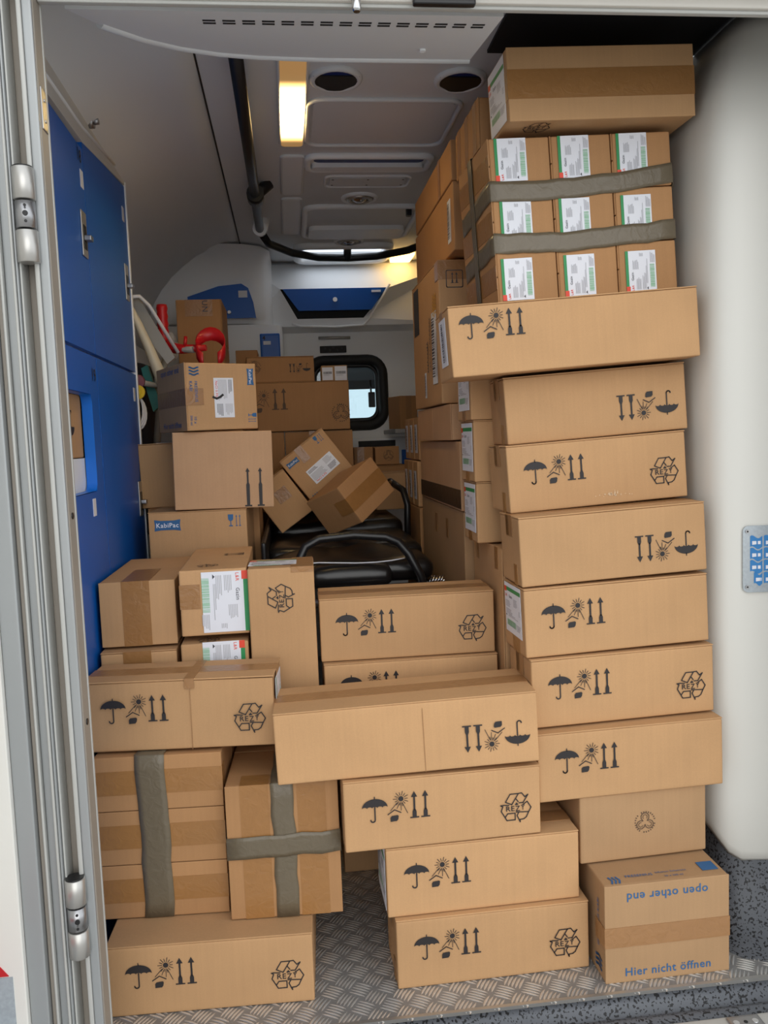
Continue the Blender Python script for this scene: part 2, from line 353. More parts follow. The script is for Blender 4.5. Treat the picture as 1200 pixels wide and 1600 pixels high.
def sub_label_print(style):
    """unit label print, x -.5...5, y scaled by aspect a; returns mesh"""
    rnd = random.Random(11); mb = MB()
    if style == 'gauze':
        a = .8; h = a/2
        mb.polys([[(-.36, h-.075), (.5, h-.075), (.5, h), (-.36, h)]], 'ink_green'); mb.polys([[(-.5, h-.10), (-.36, h-.10), (-.36, h), (-.5, h)]], 'ink_red')
        text_into(mb, 'L&R', -.40, h-.17, .14, 'ink_red'); text_into(mb, 'Gazin', -.12, h-.17, .2, 'ink_dark')
        for (x0, x1, y, n) in ((-.44, -.14, .12, 5), (.05, .3, .2, 6), (-.44, -.02, -.04, 4), (-.30, .30, -.14, 2), (.2, .46, -.26, 5), (.36, .46, .02, 4)):
            for k in range(n):
                w = (x1-x0)*rnd.uniform(.7, 1); yy = y-.026*k; mb.polys([[(x0, yy), (x0+w, yy), (x0+w, yy+.012), (x0, yy+.012)]], 'ink_grey')
        x = -.40
        while x < .16:
            w = rnd.choice((.006, .01, .016)); mb.polys([[(x, -h+.05), (x+w, -h+.05), (x+w, -h+.17), (x, -h+.17)]], 'ink_mint'); x += w+rnd.choice((.006, .01))
        mb.polys([[(-.46, -.17), (-.38, -.17), (-.42, -.13)]], 'ink_dark')
    elif style == 'ship':
        a = .52; h = a/2
        for (x0, x1, y, n, m) in ((-.46, -.1, .2, 3, 'ink_dark'), (-.46, .1, .06, 7, 'ink_grey'), (.15, .46, .2, 6, 'ink_grey'), (.15, .46, -.06, 5, 'ink_dark')):
            for k in range(n):
                w = (x1-x0)*rnd.uniform(.7, 1); yy = y-.034*k; mb.polys([[(x0, yy), (x0+w, yy), (x0+w, yy+.014), (x0, yy+.014)]], m)
        text_into(mb, 'NaCl 0.9%', -.22, -.19, .4, 'ink_red')
    else:
        a = .5; h = a/2; x = -.4
        while x < .4:
            w = rnd.choice((.012, .02, .034)); mb.polys([[(x, -.02), (x+w, -.02), (x+w, h-.05), (x, h-.05)]], 'ink_dark'); x += w+rnd.choice((.012, .02))
        for k in range(4): mb.polys([[(-.4, -.07-.04*k), (.1+.2*rnd.random(), -.07-.04*k), (.1+.2*rnd.random(), -.055-.04*k), (-.4, -.055-.04*k)]], 'ink_grey')
    return mb.mesh('label_print')
LPRINT = {k: sub_label_print(k) for k in ('gauze', 'ship', 'bar')}

# ---------------------------------------------------------------- cartons
def frames(w, d, h):
    V = Vector
    return {'front': ((V((-w/2, 0, 0)), V((1, 0, 0)), V((0, 0, 1)), V((0, -1, 0))), w, h), 'back': ((V((w/2, d, 0)), V((-1, 0, 0)), V((0, 0, 1)), V((0, 1, 0))), w, h),
            'left': ((V((-w/2, d, 0)), V((0, -1, 0)), V((0, 0, 1)), V((-1, 0, 0))), d, h), 'right': ((V((w/2, 0, 0)), V((0, 1, 0)), V((0, 0, 1)), V((1, 0, 0))), d, h),
            'top': ((V((-w/2, 0, h)), V((1, 0, 0)), V((0, 1, 0)), V((0, 0, 1))), w, d), 'bottom': ((V((-w/2, d, 0)), V((1, 0, 0)), V((0, -1, 0)), V((0, 0, -1))), w, d)}
SEED = [0]
class Carton:
    def __init__(s, w, d, h, parent, mat='cardboard', seam='top', along='u', offset=(0, 0, 0), as_part=False, dent=.0016):
        SEED[0] += 1
        s.w, s.d, s.h, s.mat = w, d, h, mat; s.F = frames(w, d, h); t = .0028
        sh = {'front': (0, t, 0, 0), 'left': (t, 0, 0, 0), 'top': (0, 0, 0, t), 'right': (0, 0, t, 0), None: (0, 0, 0, 0)}[seam]   # left, front, right, top cuts
        x0, x1, y0, y1, z1 = -w/2+sh[0], w/2-sh[2], sh[1], d, h-sh[3]
        vs, fs = rounded_box(x1-x0, y1-y0, z1, .0035, dent, 4, SEED[0])
        mb = MB().add([(v[0]+x0, v[1]+y0, v[2]) for v in vs], fs, mat, True)
        if as_part:
            s.root = mb.build('carton', parent, offset); host = s.root
        else:
            s.root = parent; mb.build('body', s.root)
        if seam:
            fr, su, sv = s.F[seam]; g = .0012
            for k in (0, 1):
                fl = MB()
                a = (0, su, (0 if k == 0 else sv/2+g), (sv/2-g if k == 0 else sv)) if along == 'u' else ((0 if k == 0 else su/2+g), (su/2-g if k == 0 else su), 0, sv)
                lift = .0006*((SEED[0]+k) % 3)
                vs, fs = rounded_box(a[1]-a[0], a[3]-a[2], t, .0013, 0, 1)
                o, u, v, n = fr
                fl.add([o+u*(a[0]+p[0])+v*(a[2]+p[1])+n*(p[2]-t) for p in vs], fs, mat, True)
                fl.build('flap', s.root)
    def tape(s, face, along='u', c=.5, width=.05, over=(0, 0), span=(0, 1), mat='tape_clear', name='tape', t=.0007, lift=0):
        """strip on a face along u or v, running over the edges by over[0], over[1]"""
        fr, su, sv = s.F[face]; o, u, v, n = fr
        if along == 'v': u, v, su, sv = v, u, sv, su
        mb = MB(); a, b = span[0]*su, span[1]*su; c0, c1 = c*sv-width/2, c*sv+width/2; fr2 = (o, u, v, n)
        e = .0008
        if b > a: mb.slab(fr2, a-(e if over[0] else 0), b+(e if over[1] else 0), c0, c1, lift-.0002, t+lift, mat)
        if over[0]: mb.slab((o, -n, v, -u), -e, over[0], c0, c1, lift-.0002, t+lift, mat)
        if over[1]: mb.slab((o+u*su, -n, v, u), -e, over[1], c0, c1, lift-.0002, t+lift, mat)
        return fix_normals(mb.build(name, s.root))
    def mark(s, face, key, u, v, size, ang=0, name=None, t=.0009, sx=None):
        me = SYM[key] if isinstance(key, str) else key; fr, su, sv = s.F[face]; o, U, Vv, n = fr
        ob = bpy.data.objects.new(name or me.name.split('.')[0], me); COL.objects.link(ob); ob.parent = s.root
        ca, sa = math.cos(ang), math.sin(ang); a = (U*ca+Vv*sa)*(sx or size); b = (Vv*ca-U*sa)*size; p = o+U*u+Vv*v+n*t
        ob.matrix_local = Matrix(((a.x, b.x, n.x*size, p.x), (a.y, b.y, n.y*size, p.y), (a.z, b.z, n.z*size, p.z), (0, 0, 0, 1))); return ob
    def text(s, face, txt, u, v, width, ang=0, mat='ink_blue', name='lettering'):
        return s.mark(face, mesh_text(txt, mat), u, v, width, ang, name)
    def label(s, face, style, u, v, size, ang=0, aspect=None, name='shipping_label'):
        a = aspect or {'gauze': .8, 'ship': .52, 'bar': .5}[style]; fr, su, sv = s.F[face]; o, U, Vv, n = fr
        mb = MB(); mb.box(-size/2, size/2, -size*a/2, size*a/2, -.0003, .0004, 'label_white')
        ob = mb.build(name, s.root); ca, sa = math.cos(ang), math.sin(ang); p = o+U*u+Vv*v+n*.0006
        A = U*ca+Vv*sa; B = Vv*ca-U*sa
        ob.matrix_local = Matrix(((A.x, B.x, n.x, p.x), (A.y, B.y, n.y, p.y), (A.z, B.z, n.z, p.z), (0, 0, 0, 1)))
        if s.root.parent is None or True:
            pr = bpy.data.objects.new('label_print', LPRINT[style]); COL.objects.link(pr)
            if s.root.parent is None: pr.parent = ob; pr.location = (0, 0, .0007); pr.scale = (size, size, 1)
            else:   # carton inside a bundle: keep to three levels
                pr.parent = s.root; q = o+U*u+Vv*v+n*.0016
                pr.matrix_local = Matrix(((A.x*size, B.x*size, n.x, q.x), (A.y*size, B.y*size, n.y, q.y), (A.z*size, B.z*size, n.z, q.z), (0, 0, 0, 1)))
        return ob
def carton(label, w, d, h, loc, yaw=0, roll=0, pitch=0, mat='cardboard', seam='top', along='u', name='carton', group=None, rot=None, dent=.0016):
    r = empty(name, loc, (pitch, roll, yaw))
    if rot: r.rotation_euler = Matrix(rot).to_euler()
    tag(r, label, 'carton', group); return Carton(w, d, h, r, mat, seam, along, dent=dent)
def handling(c, flip=False, inset=.062, face='front', vtop=.060, scale=1, rezy=False, ru=None, rv=None, dx=(0, .046, .0915)):
    w, h = c.F[face][1], c.F[face][2]; k = scale
    for nm, x, sz, dv in (('umbrella_mark', dx[0], .052, .0), ('sun_mark', dx[1], .056, .003), ('arrow_mark', dx[2], .054, .002)):
        u, v = inset+x*k, h-vtop+dv
        if flip: c.mark(face, nm, w-u, h-v, sz*k, math.pi)
        else: c.mark(face, nm, u, v, sz*k)
    if rezy: c.mark(face, 'rezy', ru if ru is not None else w-.052, rv if rv is not None else h*.42, .066*k, 0, 'recycling_mark')

# ================================================================= STRUCTURE
# ground under the vehicle
g = MB(); g.box(-9, 9, -9, 12, -.75, -.70, 'asphalt'); struct(g.build('ground'), 'grey asphalt yard under the vehicle', 'ground')
FX0, FX1, FY0, FY1 = -.64, .99, 1.525, 4.42
fl = MB(); fl.box(FX0, FX1, FY0, FY1, -.05, 0, 'tread_plate'); floor = struct(fl.build('floor'), 'aluminium tread plate floor of the vehicle', 'floor')
# raised five-bar tread
tb = MB(); q = .0285; rb = random.Random(3)
for j in range(0, 40):
    Y = FY0+.012+j*q
    if Y > 2.5: break
    for i in range(-18, 36):
        X = i*2*q+(q if j % 2 else 0)+.01
        if X < -.46 or X > .97 or (X > .86 and Y > 1.6): continue
        sgn = 1 if j % 2 else -1
        for k in range(5):
            off = (k-2)*.0078; ca, sa = (math.cos(R(-32)), math.sin(R(-32))) if sgn > 0 else (math.cos(R(58)), math.sin(R(58))); L = .0185
            pts = []
            for t, wd, hh in ((-1, .0004, .0002), (-.55, .0023, .0016), (0, .0028, .0022), (.55, .0023, .0016), (1, .0004, .0002)):
                bow = .0016*(1-t*t)
                pts.append([(X+ca*(t*L)-sa*(off+bow+e*wd), Y+sa*(t*L)+ca*(off+bow+e*wd), hh if e == 0 else .00005) for e in (-1, 0, 1)])
            tb.grid(pts, 'tread_bar')
t_ = tb.build('tread_bars', floor); t_['kind'] = 'stuff'
# sill and bumper in front of the floor
s_ = MB(); s_.box(-.34, 1.6, 1.519, 1.527, -.03, .003, 'brushed'); struct(s_.build('trim_1'), 'thin aluminium edging strip along the floor edge', 'trim')
s_ = MB(); prof = [(1.52, -.003), (1.510, -.016), (1.500, -.032), (1.492, -.034), (1.484, -.024), (1.472, -.020), (1.460, -.026), (1.452, -.040), (1.448, -.06), (1.448, -.12), (1.52, -.12)]
s_.prism([(y, z) for y, z in prof], -.40, 1.6, 'x', 'speckled_coating', True); struct(s_.build('trim_2'), 'grey speckled coated step sill below the floor edge', 'trim')
s_ = MB(); s_.box(-.34, 1.6, 1.37, 1.447, -.30, -.014, 'frame_light', .006); struct(s_.build('trim_3'), 'light grey bumper strip below the rear doorway', 'trim')

# left jamb of the doorway, stepped aluminium profile
def strip(name, x0, x1, y0, y1, mt, lab, z0=-.30, z1=1.99, r=.002):
    m = MB(); m.box(x0, x1, y0, y1, z0, z1, mt, r); return struct(m.build(name), lab, 'trim')
JB = 1.462
strip('trim_4', -.372, -.3595, 1.418, JB, 'taupe_channel', 'inner reveal of the left door jamb')
strip('trim_5', -.364, -.3580, 1.457, 1.465, 'frame_light', 'bright narrow lip of the left door jamb')
strip('trim_6', -.3755, -.3605, 1.411, 1.4175, 'frame_alu', 'smooth aluminium strip beside the reveal of the left jamb')
strip('trim_7', -.383, -.3757, 1.408, JB, 'frame_light', 'narrow pale bead next to the hinge channel of the left jamb')
strip('trim_8', -.401, -.3832, 1.440, JB, 'taupe_channel', 'recessed taupe channel behind the door hinges')
for k, (x0, x1, y0, mt) in enumerate(((-.4045, -.401, 1.402, 'frame_light'), (-.4085, -.405, 1.396, 'frame_alu'), (-.413, -.409, 1.392, 'frame_light'), (-.427, -.4135, 1.402, 'frame_alu'), (-.432, -.4275, 1.392, 'frame_light'), (-.440, -.4325, 1.400, 'taupe_channel'))):
    strip('trim_%d' % (30+k), x0, x1, y0, JB, mt, ('first', 'second', 'third', 'fourth', 'fifth', 'sixth')[k]+' grooved rib of the left door jamb counted from the hinges')
strip('trim_12', -.470, -.4405, 1.384, JB, 'frame_alu', 'wide flat aluminium face of the left door jamb')
strip('trim_13', -.80, -.4705, 1.372, JB, 'door_white', 'white outer corner post left of the doorway')
tp = bpy.data.objects['trim_13']
m = MB(); m.box(-.60, -.489, 1.3705, 1.3722, -.25, .262, 'reflector_grey'); m.build('reflective_strip', tp)
m = MB(); m.prism([(-.60, .264), (-.495, .264), (-.512, .287), (-.60, .287)], 1.3703, 1.3722, 'y', 'reflector_red'); fix_normals(m.build('red_band', tp))
m = MB(); m.box(-.66, -.46, JB, 1.56, -.05, 1.99, 'liner_white'); struct(m.build('trim_21'), 'inner filler panel between door jamb and lockers', 'trim')
# header over the doorway
m = MB(); m.box(-.40, 1.6, 1.432, 1.465, 1.830, 1.858, 'cream_trim', .003); struct(m.build('trim_14'), 'beige header rail across the top of the doorway', 'trim')
m = MB(); m.box(-.3590, 1.6, 1.440, 1.452, 1.824, 1.8305, 'frame_light', .002); struct(m.build('trim_15'), 'thin bright lower lip of the header rail', 'trim')
m = MB(); m.box(-.80, 1.6, 1.36, 1.432, 1.852, 2.05, 'white_gelcoat', .006); struct(m.build('trim_16'), 'white outer body above the doorway', 'trim')
m = MB(); m.box(1.05, 1.6, 1.36, 1.50, -.3, 1.86, 'frame_light', .004); struct(m.build('trim_17'), 'right door jamb of the rear doorway', 'trim')

# walls
m = MB(); m.box(-.66, -.62, 1.55, 4.45, 0, 1.62, 'liner_white'); struct(m.build('wall_left'), 'pale interior side wall behind the lockers', 'wall')
plan = [(.905, 4.45), (.905, 2.3), (.902, 1.86), (.902, 1.80), (.904, 1.765), (.909, 1.738), (.918, 1.718), (.934, 1.704), (.96, 1.697), (1.0, 1.690), (1.1, 1.675), (1.25, 1.655), (1.38, 1.63)]
def zlow(x, y): return .145+.075*max(0, 1-(x-.902)/.06)**2
def right_panel():
    rows = []
    for k, z in enumerate((0, .012, .03, .3, .8, 1.2, 1.5, 1.7, 1.80, 1.87, 1.93, 1.99)):
        sh = 0 if z < 1.7 else .10*((z-1.7)/.29)**2; e = (.014, .004, 0)[k] if k < 3 else 0
        rows.append([(x+sh+e*.5, y+sh*.3+e, (zlow(x, y)+z) if k < 3 else z) for x, y in plan])
    m = MB(); m.grid(rows, 'white_gelcoat'); o = m.build('wall_right'); fix_normals(o)
    sm = o.modifiers.new('solid', 'SOLIDIFY'); sm.thickness = .004; sm.offset = 0
    return struct(o, 'curved white moulded side wall beside the tall carton stack', 'wall')
right_panel()
kick = [(.905, 2.3), (.898, 1.9), (.893, 1.75), (.886, 1.66), (.884, 1.61), (.90, 1.588), (.944, 1.567), (1.05, 1.545), (1.15, 1.54), (1.25, 1.535)]
kick2 = [(.925, 2.3), (.920, 1.9), (.922, 1.80), (.930, 1.75), (.945, 1.725), (.965, 1.715), (1.0, 1.706), (1.07, 1.695), (1.15, 1.685), (1.25, 1.67)]
m = MB(); m.grid([[(a[0]+(b[0]-a[0])*t, a[1]+(b[1]-a[1])*t, z) for a, b in zip(kick, kick2)] for z, t in ((.0005, 0), (.012, .35), (.03, .6), (.07, .8), (.14, .95), (.28, 1))], 'speckled_coating'); struct(m.build('baseboard_right'), 'grey black-flecked coated kick panel under the right wall', 'wall')

# ceiling with skylight opening
CZ = 2.0
SX0, SX1, SY0, SY1 = .10, .50, 3.90, 4.20
m = MB()
m.box(-.165, 1.4, 1.43, SY0, CZ, CZ+.03, 'liner_grey'); m.box(-.165, SX0, SY0, SY1, CZ, CZ+.03, 'liner_grey'); m.box(SX1, 1.02, SY0, SY1, CZ, CZ+.03, 'liner_grey'); m.box(-.165, 1.02, SY1, 4.45, CZ, CZ+.03, 'liner_grey')
ceil = struct(m.build('ceiling'), 'grey moulded ceiling panel', 'ceiling')
m = MB(); m.box(SX0-.02, SX1+.02, SY0-.02, SY1+.02, CZ+.032, CZ+.04, 'skylight_acrylic'); o = m.build('window_1'); struct(o, 'bright translucent roof skylight behind the curved rail', 'window')
def rrect(x0, x1, y0, y1, r, n=5):
    return [p for cx, cy, a in ((x1-r, y1-r, 0), (x0+r, y1-r, 90), (x0+r, y0+r, 180), (x1-r, y0+r, 270)) for p in arc(cx, cy, r, a, a+90, n)]
def ring_tube(name, x0, x1, y0, y1, r, z, rad, mt, parent):
    m = MB(); m.tube([(x, y, z) for x, y in rrect(x0, x1, y0, y1, r)], rad, mt, 8, closed=True); return m.build(name, parent)
ring_tube('skylight_frame', SX0-.01, SX1+.01, SY0-.01, SY1+.01, .05, CZ-.005, .022, 'liner_white', o)
# left cove
rows = []
for Y in (1.50, 2.2, 3.0, 3.8, 4.45):
    rows.append([(-.168-.452*math.sin(R(a)), Y, 1.55+.45*math.cos(R(a))) for a in (0, 8, 17, 26, 35, 44, 53, 62, 71, 80, 90)])
m = MB(); m.grid(rows, 'liner_grey'); o = fix_normals(m.build('wall_left_cove')); o.name = 'wall_upper_left'; sm = o.modifiers.new('solid', 'SOLIDIFY'); sm.thickness = .025; sm.offset = 1
struct(o, 'grey rounded cove between side wall and ceiling', 'wall')
m = MB(); m.box(-.1695, -.1655, 1.9, 3.95, CZ-.0015, CZ+.003, 'black_rubber'); struct(m.build('trim_18'), 'dark joint line along the ceiling panel edge', 'trim')
# header panel inside the doorway
m = MB(); hp = [(-.33, 1.50), (.41, 1.50), (.41, 1.775), (.10, 1.775), (-.02, 1.765), (-.10, 1.745), (-.17, 1.71), (-.23, 1.66), (-.29, 1.58)]
n = len(hp); zz = lambda y: 1.842+(y-1.5)*.16
vs = [(x, y, zz(y)) for x, y in hp]+[(x, y, zz(y)+.02) for x, y in hp]; m.add(vs, [tuple(range(n)), tuple(range(n, 2*n))[::-1]]+[(k, n+k, n+(k+1) % n, (k+1) % n) for k in range(n)], 'liner_grey')
hdr = fix_normals(m.build('trim_19')); struct(hdr, 'grey slotted liner panel inside the top of the doorway', 'trim')
m = MB(); m.tube([(x, y, zz(y)+.004) for x, y in hp[2:]], .010, 'liner_grey', 8); m.build('rolled_edge', hdr)
slot = MB().box(-.011, .011, -.003, .003, -.0012, .001, 'black_liner').mesh('slot')
for k in range(15):
    for r_ in (0, 1):
        s2 = bpy.data.objects.new('slot', slot); COL.objects.link(s2); s2.parent = hdr; y = 1.545+.014*r_; s2.location = (-.10+.034*k, y, zz(y)); s2.rotation_euler = (math.atan(.16), 0, 0)
m = MB(); m.tube([(.30, 1.70, zz(1.70)-.004), (.30, 1.70, zz(1.70)+.004)], .006, 'liner_white', 10); m.build('screw_cap', hdr)
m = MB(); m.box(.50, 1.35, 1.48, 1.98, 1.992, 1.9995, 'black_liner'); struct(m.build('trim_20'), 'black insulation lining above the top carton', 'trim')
# partition with window opening
WX0, WX1, WZ0, WZ1 = .13, .492, 1.19, 1.51; PY = 4.30
m = MB()
m.box(-.64, WX0, PY, PY+.06, 0, CZ+.01, 'liner_white'); m.box(WX1, .99, PY, PY+.06, 0, CZ+.01, 'liner_white'); m.box(WX0, WX1, PY, PY+.06, 0, WZ0, 'liner_white'); m.box(WX0, WX1, PY, PY+.06, WZ1, CZ+.01, 'liner_white')
part = struct(m.build('wall_back'), 'white partition wall between load space and cab', 'wall')
m = MB(); m.box(WX0, WX1, PY+.03, PY+.036, WZ0, WZ1, 'window_glass'); w2 = struct(m.build('window_2'), 'small window with thick black rubber frame in the partition', 'window')
m = MB(); m.tube([(x, PY-.004, z) for x, z in rrect(WX0-.006, WX1+.006, WZ0-.006, WZ1+.006, .075, 6)], .026, 'black_rubber', 10, closed=True); m.build('window_frame', w2)
m = MB(); m.tube([(x, PY+.012, z) for x, z in rrect(WX0+.022, WX1-.022, WZ0+.022, WZ1-.022, .06, 6)], .012, 'black_plastic', 8, closed=True); m.build('window_seal', w2)
# overhead bulkhead locker in front of the partition
m = MB()
HX0, HX1, hx0, hx1 = .0, .525, .078, .402
yt, zt, yb, zb = 4.14, 1.845, 4.19, 1.71
front = {'ot': (4.26, 1.985), 'it': (yt, zt), 'ib': (yb, zb), 'ob': (4.20, 1.675)}
def P3(x, k): return (x, front[k][0], front[k][1])
vs = [P3(-.165, 'ot'), P3(.905, 'ot'), P3(-.165, 'ob'), P3(.905, 'ob'), P3(HX0, 'it'), P3(HX1, 'it'), P3(hx0, 'ib'), P3(hx1, 'ib')]
m.add(vs, [(0, 1, 5, 4), (4, 6, 2, 0), (1, 3, 7, 5), (6, 7, 3, 2)], 'liner_white')
m.add([(-.165, 4.20, 1.675), (.905, 4.20, 1.675), (.905, 4.30, 1.655), (-.165, 4.30, 1.655)], [(0, 1, 2, 3)], 'liner_white')
bk = fix_normals(m.build('overhead_locker')); tag(bk, 'white overhead bulkhead locker with tapered blue flap above the partition window', 'locker')
m = MB(); m.box(HX0, HX1, 4.21, 4.22, zb-.02, zt+.02, 'black_liner'); m.build('recess', bk)
fr = MB(); fz = lambda t: (yt+(yb-yt)*t-.004, zt+(zb-zt)*t)
vs = []
for t, x0, x1 in ((0, .012, .513), (.74, .085, .44)):
    y, z = fz(t); vs += [(x0, y-.014*t, z), (x1, y-.014*t, z)]
vs += [(x, y+.012, z) for x, y, z in vs]
fr.add(vs, [(0, 1, 3, 2), (4, 6, 7, 5), (0, 4, 5, 1), (2, 3, 7, 6), (0, 2, 6, 4), (1, 5, 7, 3)], 'blue_laminate'); fp = fix_normals(fr.build('flap_door', bk))
m = MB(); m.tube([(.262, fz(.38)[0]-.004, fz(.38)[1]), (.262, fz(.38)[0]-.022, fz(.38)[1]-.002)], .011, 'steel', 12); m.build('knob', fp)
m = MB(); m.box(.44, .485, fz(.12)[0]-.012, fz(.12)[0]-.004, fz(.12)[1]-.006, fz(.12)[1]+.004, 'label_white'); m.build('sticker', fp)
m = MB(); m.tube([(.05, 4.195, 1.688), (.09, 4.192, 1.675), (.26, 4.188, 1.668), (.40, 4.192, 1.675), (.425, 4.195, 1.70), (.53, 4.13, 1.86)], .006, 'liner_white', 8); m.build('lip', bk)
# left corner cupboard with two blue doors
m = MB()
rows = []
for z in (.9, 1.0, 1.2, 1.60, 1.655, 1.672): rows.append([(-.62, 4.06, z), (-.30, 4.06, z), (-.10, 4.065, z), (-.03, 4.09, z), (.0, 4.14, z), (.005, 4.297, z)])
m.grid(rows, 'liner_white'); m.add([rows[-1][k] for k in range(6)]+[(-.62, 4.297, 1.672)], [(0, 1, 2, 3, 4, 5, 6)], 'liner_white')
cc = fix_normals(m.build('corner_cupboard')); tag(cc, 'white rounded corner cupboard with small blue panel left of the window', 'cupboard')
m = MB(); m.box(-.105, -.012, 4.056, 4.075, 1.44, 1.628, 'blue_laminate', .006); bd = m.build('door', cc)
m = MB(); m.box(-.09, -.055, 4.052, 4.058, 1.575, 1.592, 'label_white'); m.build('sticker', bd)
m = MB(); text_into(m, '4', 0, 0, .014, 'ink_black'); o = m.build('number', bd); o.rotation_euler = (R(90), 0, 0); o.location = (-.087, 4.0545, 1.607)
m = MB(); rows = []
for (z, y) in ((1.675, 4.05), (1.70, 4.02), (1.76, 4.0), (1.85, 3.99), (1.92, 3.96), (1.97, 3.90), (1.99, 3.82)): rows.append([(-.62, y-.05, z), (-.40, y-.02, z), (-.16, y+.01, z), (-.08, y+.06, z), (-.04, y+.16, z), (-.035, 4.297, z)])
m.grid(rows, 'liner_white'); m.add([(-.62, 4.0, 1.675), (-.40, 4.03, 1.675), (-.16, 4.06, 1.675), (-.08, 4.11, 1.675), (-.04, 4.21, 1.675), (-.035, 4.297, 1.675), (-.62, 4.297, 1.675)], [(0, 1, 2, 3, 4, 5, 6)], 'liner_white')
uc = fix_normals(m.build('upper_corner_locker')); tag(uc, 'white curved upper corner locker with swept blue door', 'locker')
m = MB(); dp = [(-.42, 1.69), (-.115, 1.69), (-.125, 1.76), (-.145, 1.825), (-.175, 1.845), (-.28, 1.835), (-.42, 1.79)]
m.prism(dp, 3.985, 3.995, 'y', 'blue_laminate'); ud = fix_normals(m.build('door', uc)); ud.location = (0, -.012, 0)
m = MB(); m.box(-.19, -.15, 3.977, 3.984, 1.782, 1.812, 'label_white'); m.build('sticker', ud); m = MB(); m.tube([(-.235, 3.985, 1.715), (-.235, 3.965, 1.715)], .008, 'steel', 10); m.build('knob', ud)
# fittings on the partition
m = MB(); m.box(.185, .318, PY-.012, PY+.001, 1.553, 1.588, 'black_rubber', .003); cp = m.build('control_panel'); tag(cp, 'black switch panel above the partition window', 'switch panel')
for x, z in ((.21, 1.575), (.235, 1.566), (.252, 1.578), (.272, 1.566), (.295, 1.575)):
    m = MB(); m.box(x-.005, x+.005, PY-.015, PY-.011, z-.005, z+.005, 'seat_grey', .0015); m.build('switch', cp)
m = MB(); m.tube([(.18, PY-.012, 1.628), (.34, PY-.012, 1.626)], .008, 'brushed', 8); m.tube([(.19, PY-.012, 1.628), (.19, PY+.002, 1.628)], .004, 'brushed', 6); m.tube([(.33, PY-.012, 1.626), (.33, PY+.002, 1.626)], .004, 'brushed', 6); tag(m.build('grab_bar'), 'slim silver grab bar under the overhead locker', 'bar')
cab = empty('drawer_unit', (.45, 4.2, 0)); tag(cab, 'low drawer unit with blue fronts and black grille below the partition window', 'drawer unit')
m = MB(); m.box(-.30, .42, -.02, .098, .0, 1.12, 'liner_white', .004); m.build('body', cab)
m = MB(); m.box(-.10, .085, -.028, -.018, 1.075, 1.105, 'black_rubber', .002); m.build('grille', cab)
for x0, x1, nm in ((-.13, .07, '11'), (.115, .30, '12')):
    m = MB(); m.box(x0, x1, -.030, -.018, .80, 1.055, 'blue_laminate', .002); dd = m.build('drawer_front', cab)
    m = MB(); text_into(m, nm, 0, 0, .02, 'ink_black'); o = m.build('number', dd); o.rotation_euler = (R(90), 0, 0); o.location = (x1-.04, -.031, 1.035)
# cab in front of the partition, seen through the window
m = MB(); m.box(-.95, 1.5, 4.36, 6.3, -.2, .0, 'seat_grey'); struct(m.build('floor_cab'), 'dark floor of the driving cab', 'floor')
m = MB(); m.prism([(4.37, 1.56), (5.2, 1.57), (5.75, 1.54), (5.78, 1.47), (5.74, 1.45), (5.6, 1.50), (5.2, 1.52), (4.37, 1.52)], -.95, 1.5, 'x', 'seat_grey'); struct(fix_normals(m.build('ceiling_cab')), 'dark headliner of the driving cab', 'ceiling')
m = MB(); m.prism([(5.55, .62), (5.75, 1.02), (6.2, 1.06), (6.3, .6)], -.95, 1.5, 'x', 'black_plastic'); tag(fix_normals(m.build('dashboard')), 'dark dashboard of the cab beyond the window', 'dashboard')
m = MB(); m.box(1.51, 1.55, 4.37, 6.2, 0, 1.5, 'seat_grey'); struct(m.build('wall_cab'), 'dark cab side pillar and door', 'wall')
m = MB(); m.tube([(.565, 5.60, 1.50), (.565, 5.58, 1.42)], .006, 'black_plastic', 8); m.box(.545, .59, 5.56, 5.585, 1.32, 1.42, 'black_plastic', .006); tag(m.build('rear_view_mirror'), 'small black mirror hanging in the cab windscreen', 'mirror')
m = MB(); m.box(-.95, 1.5, 6.32, 6.325, 1.0, 1.56, 'window_glass'); struct(m.build('window_3'), 'windscreen of the cab', 'window')
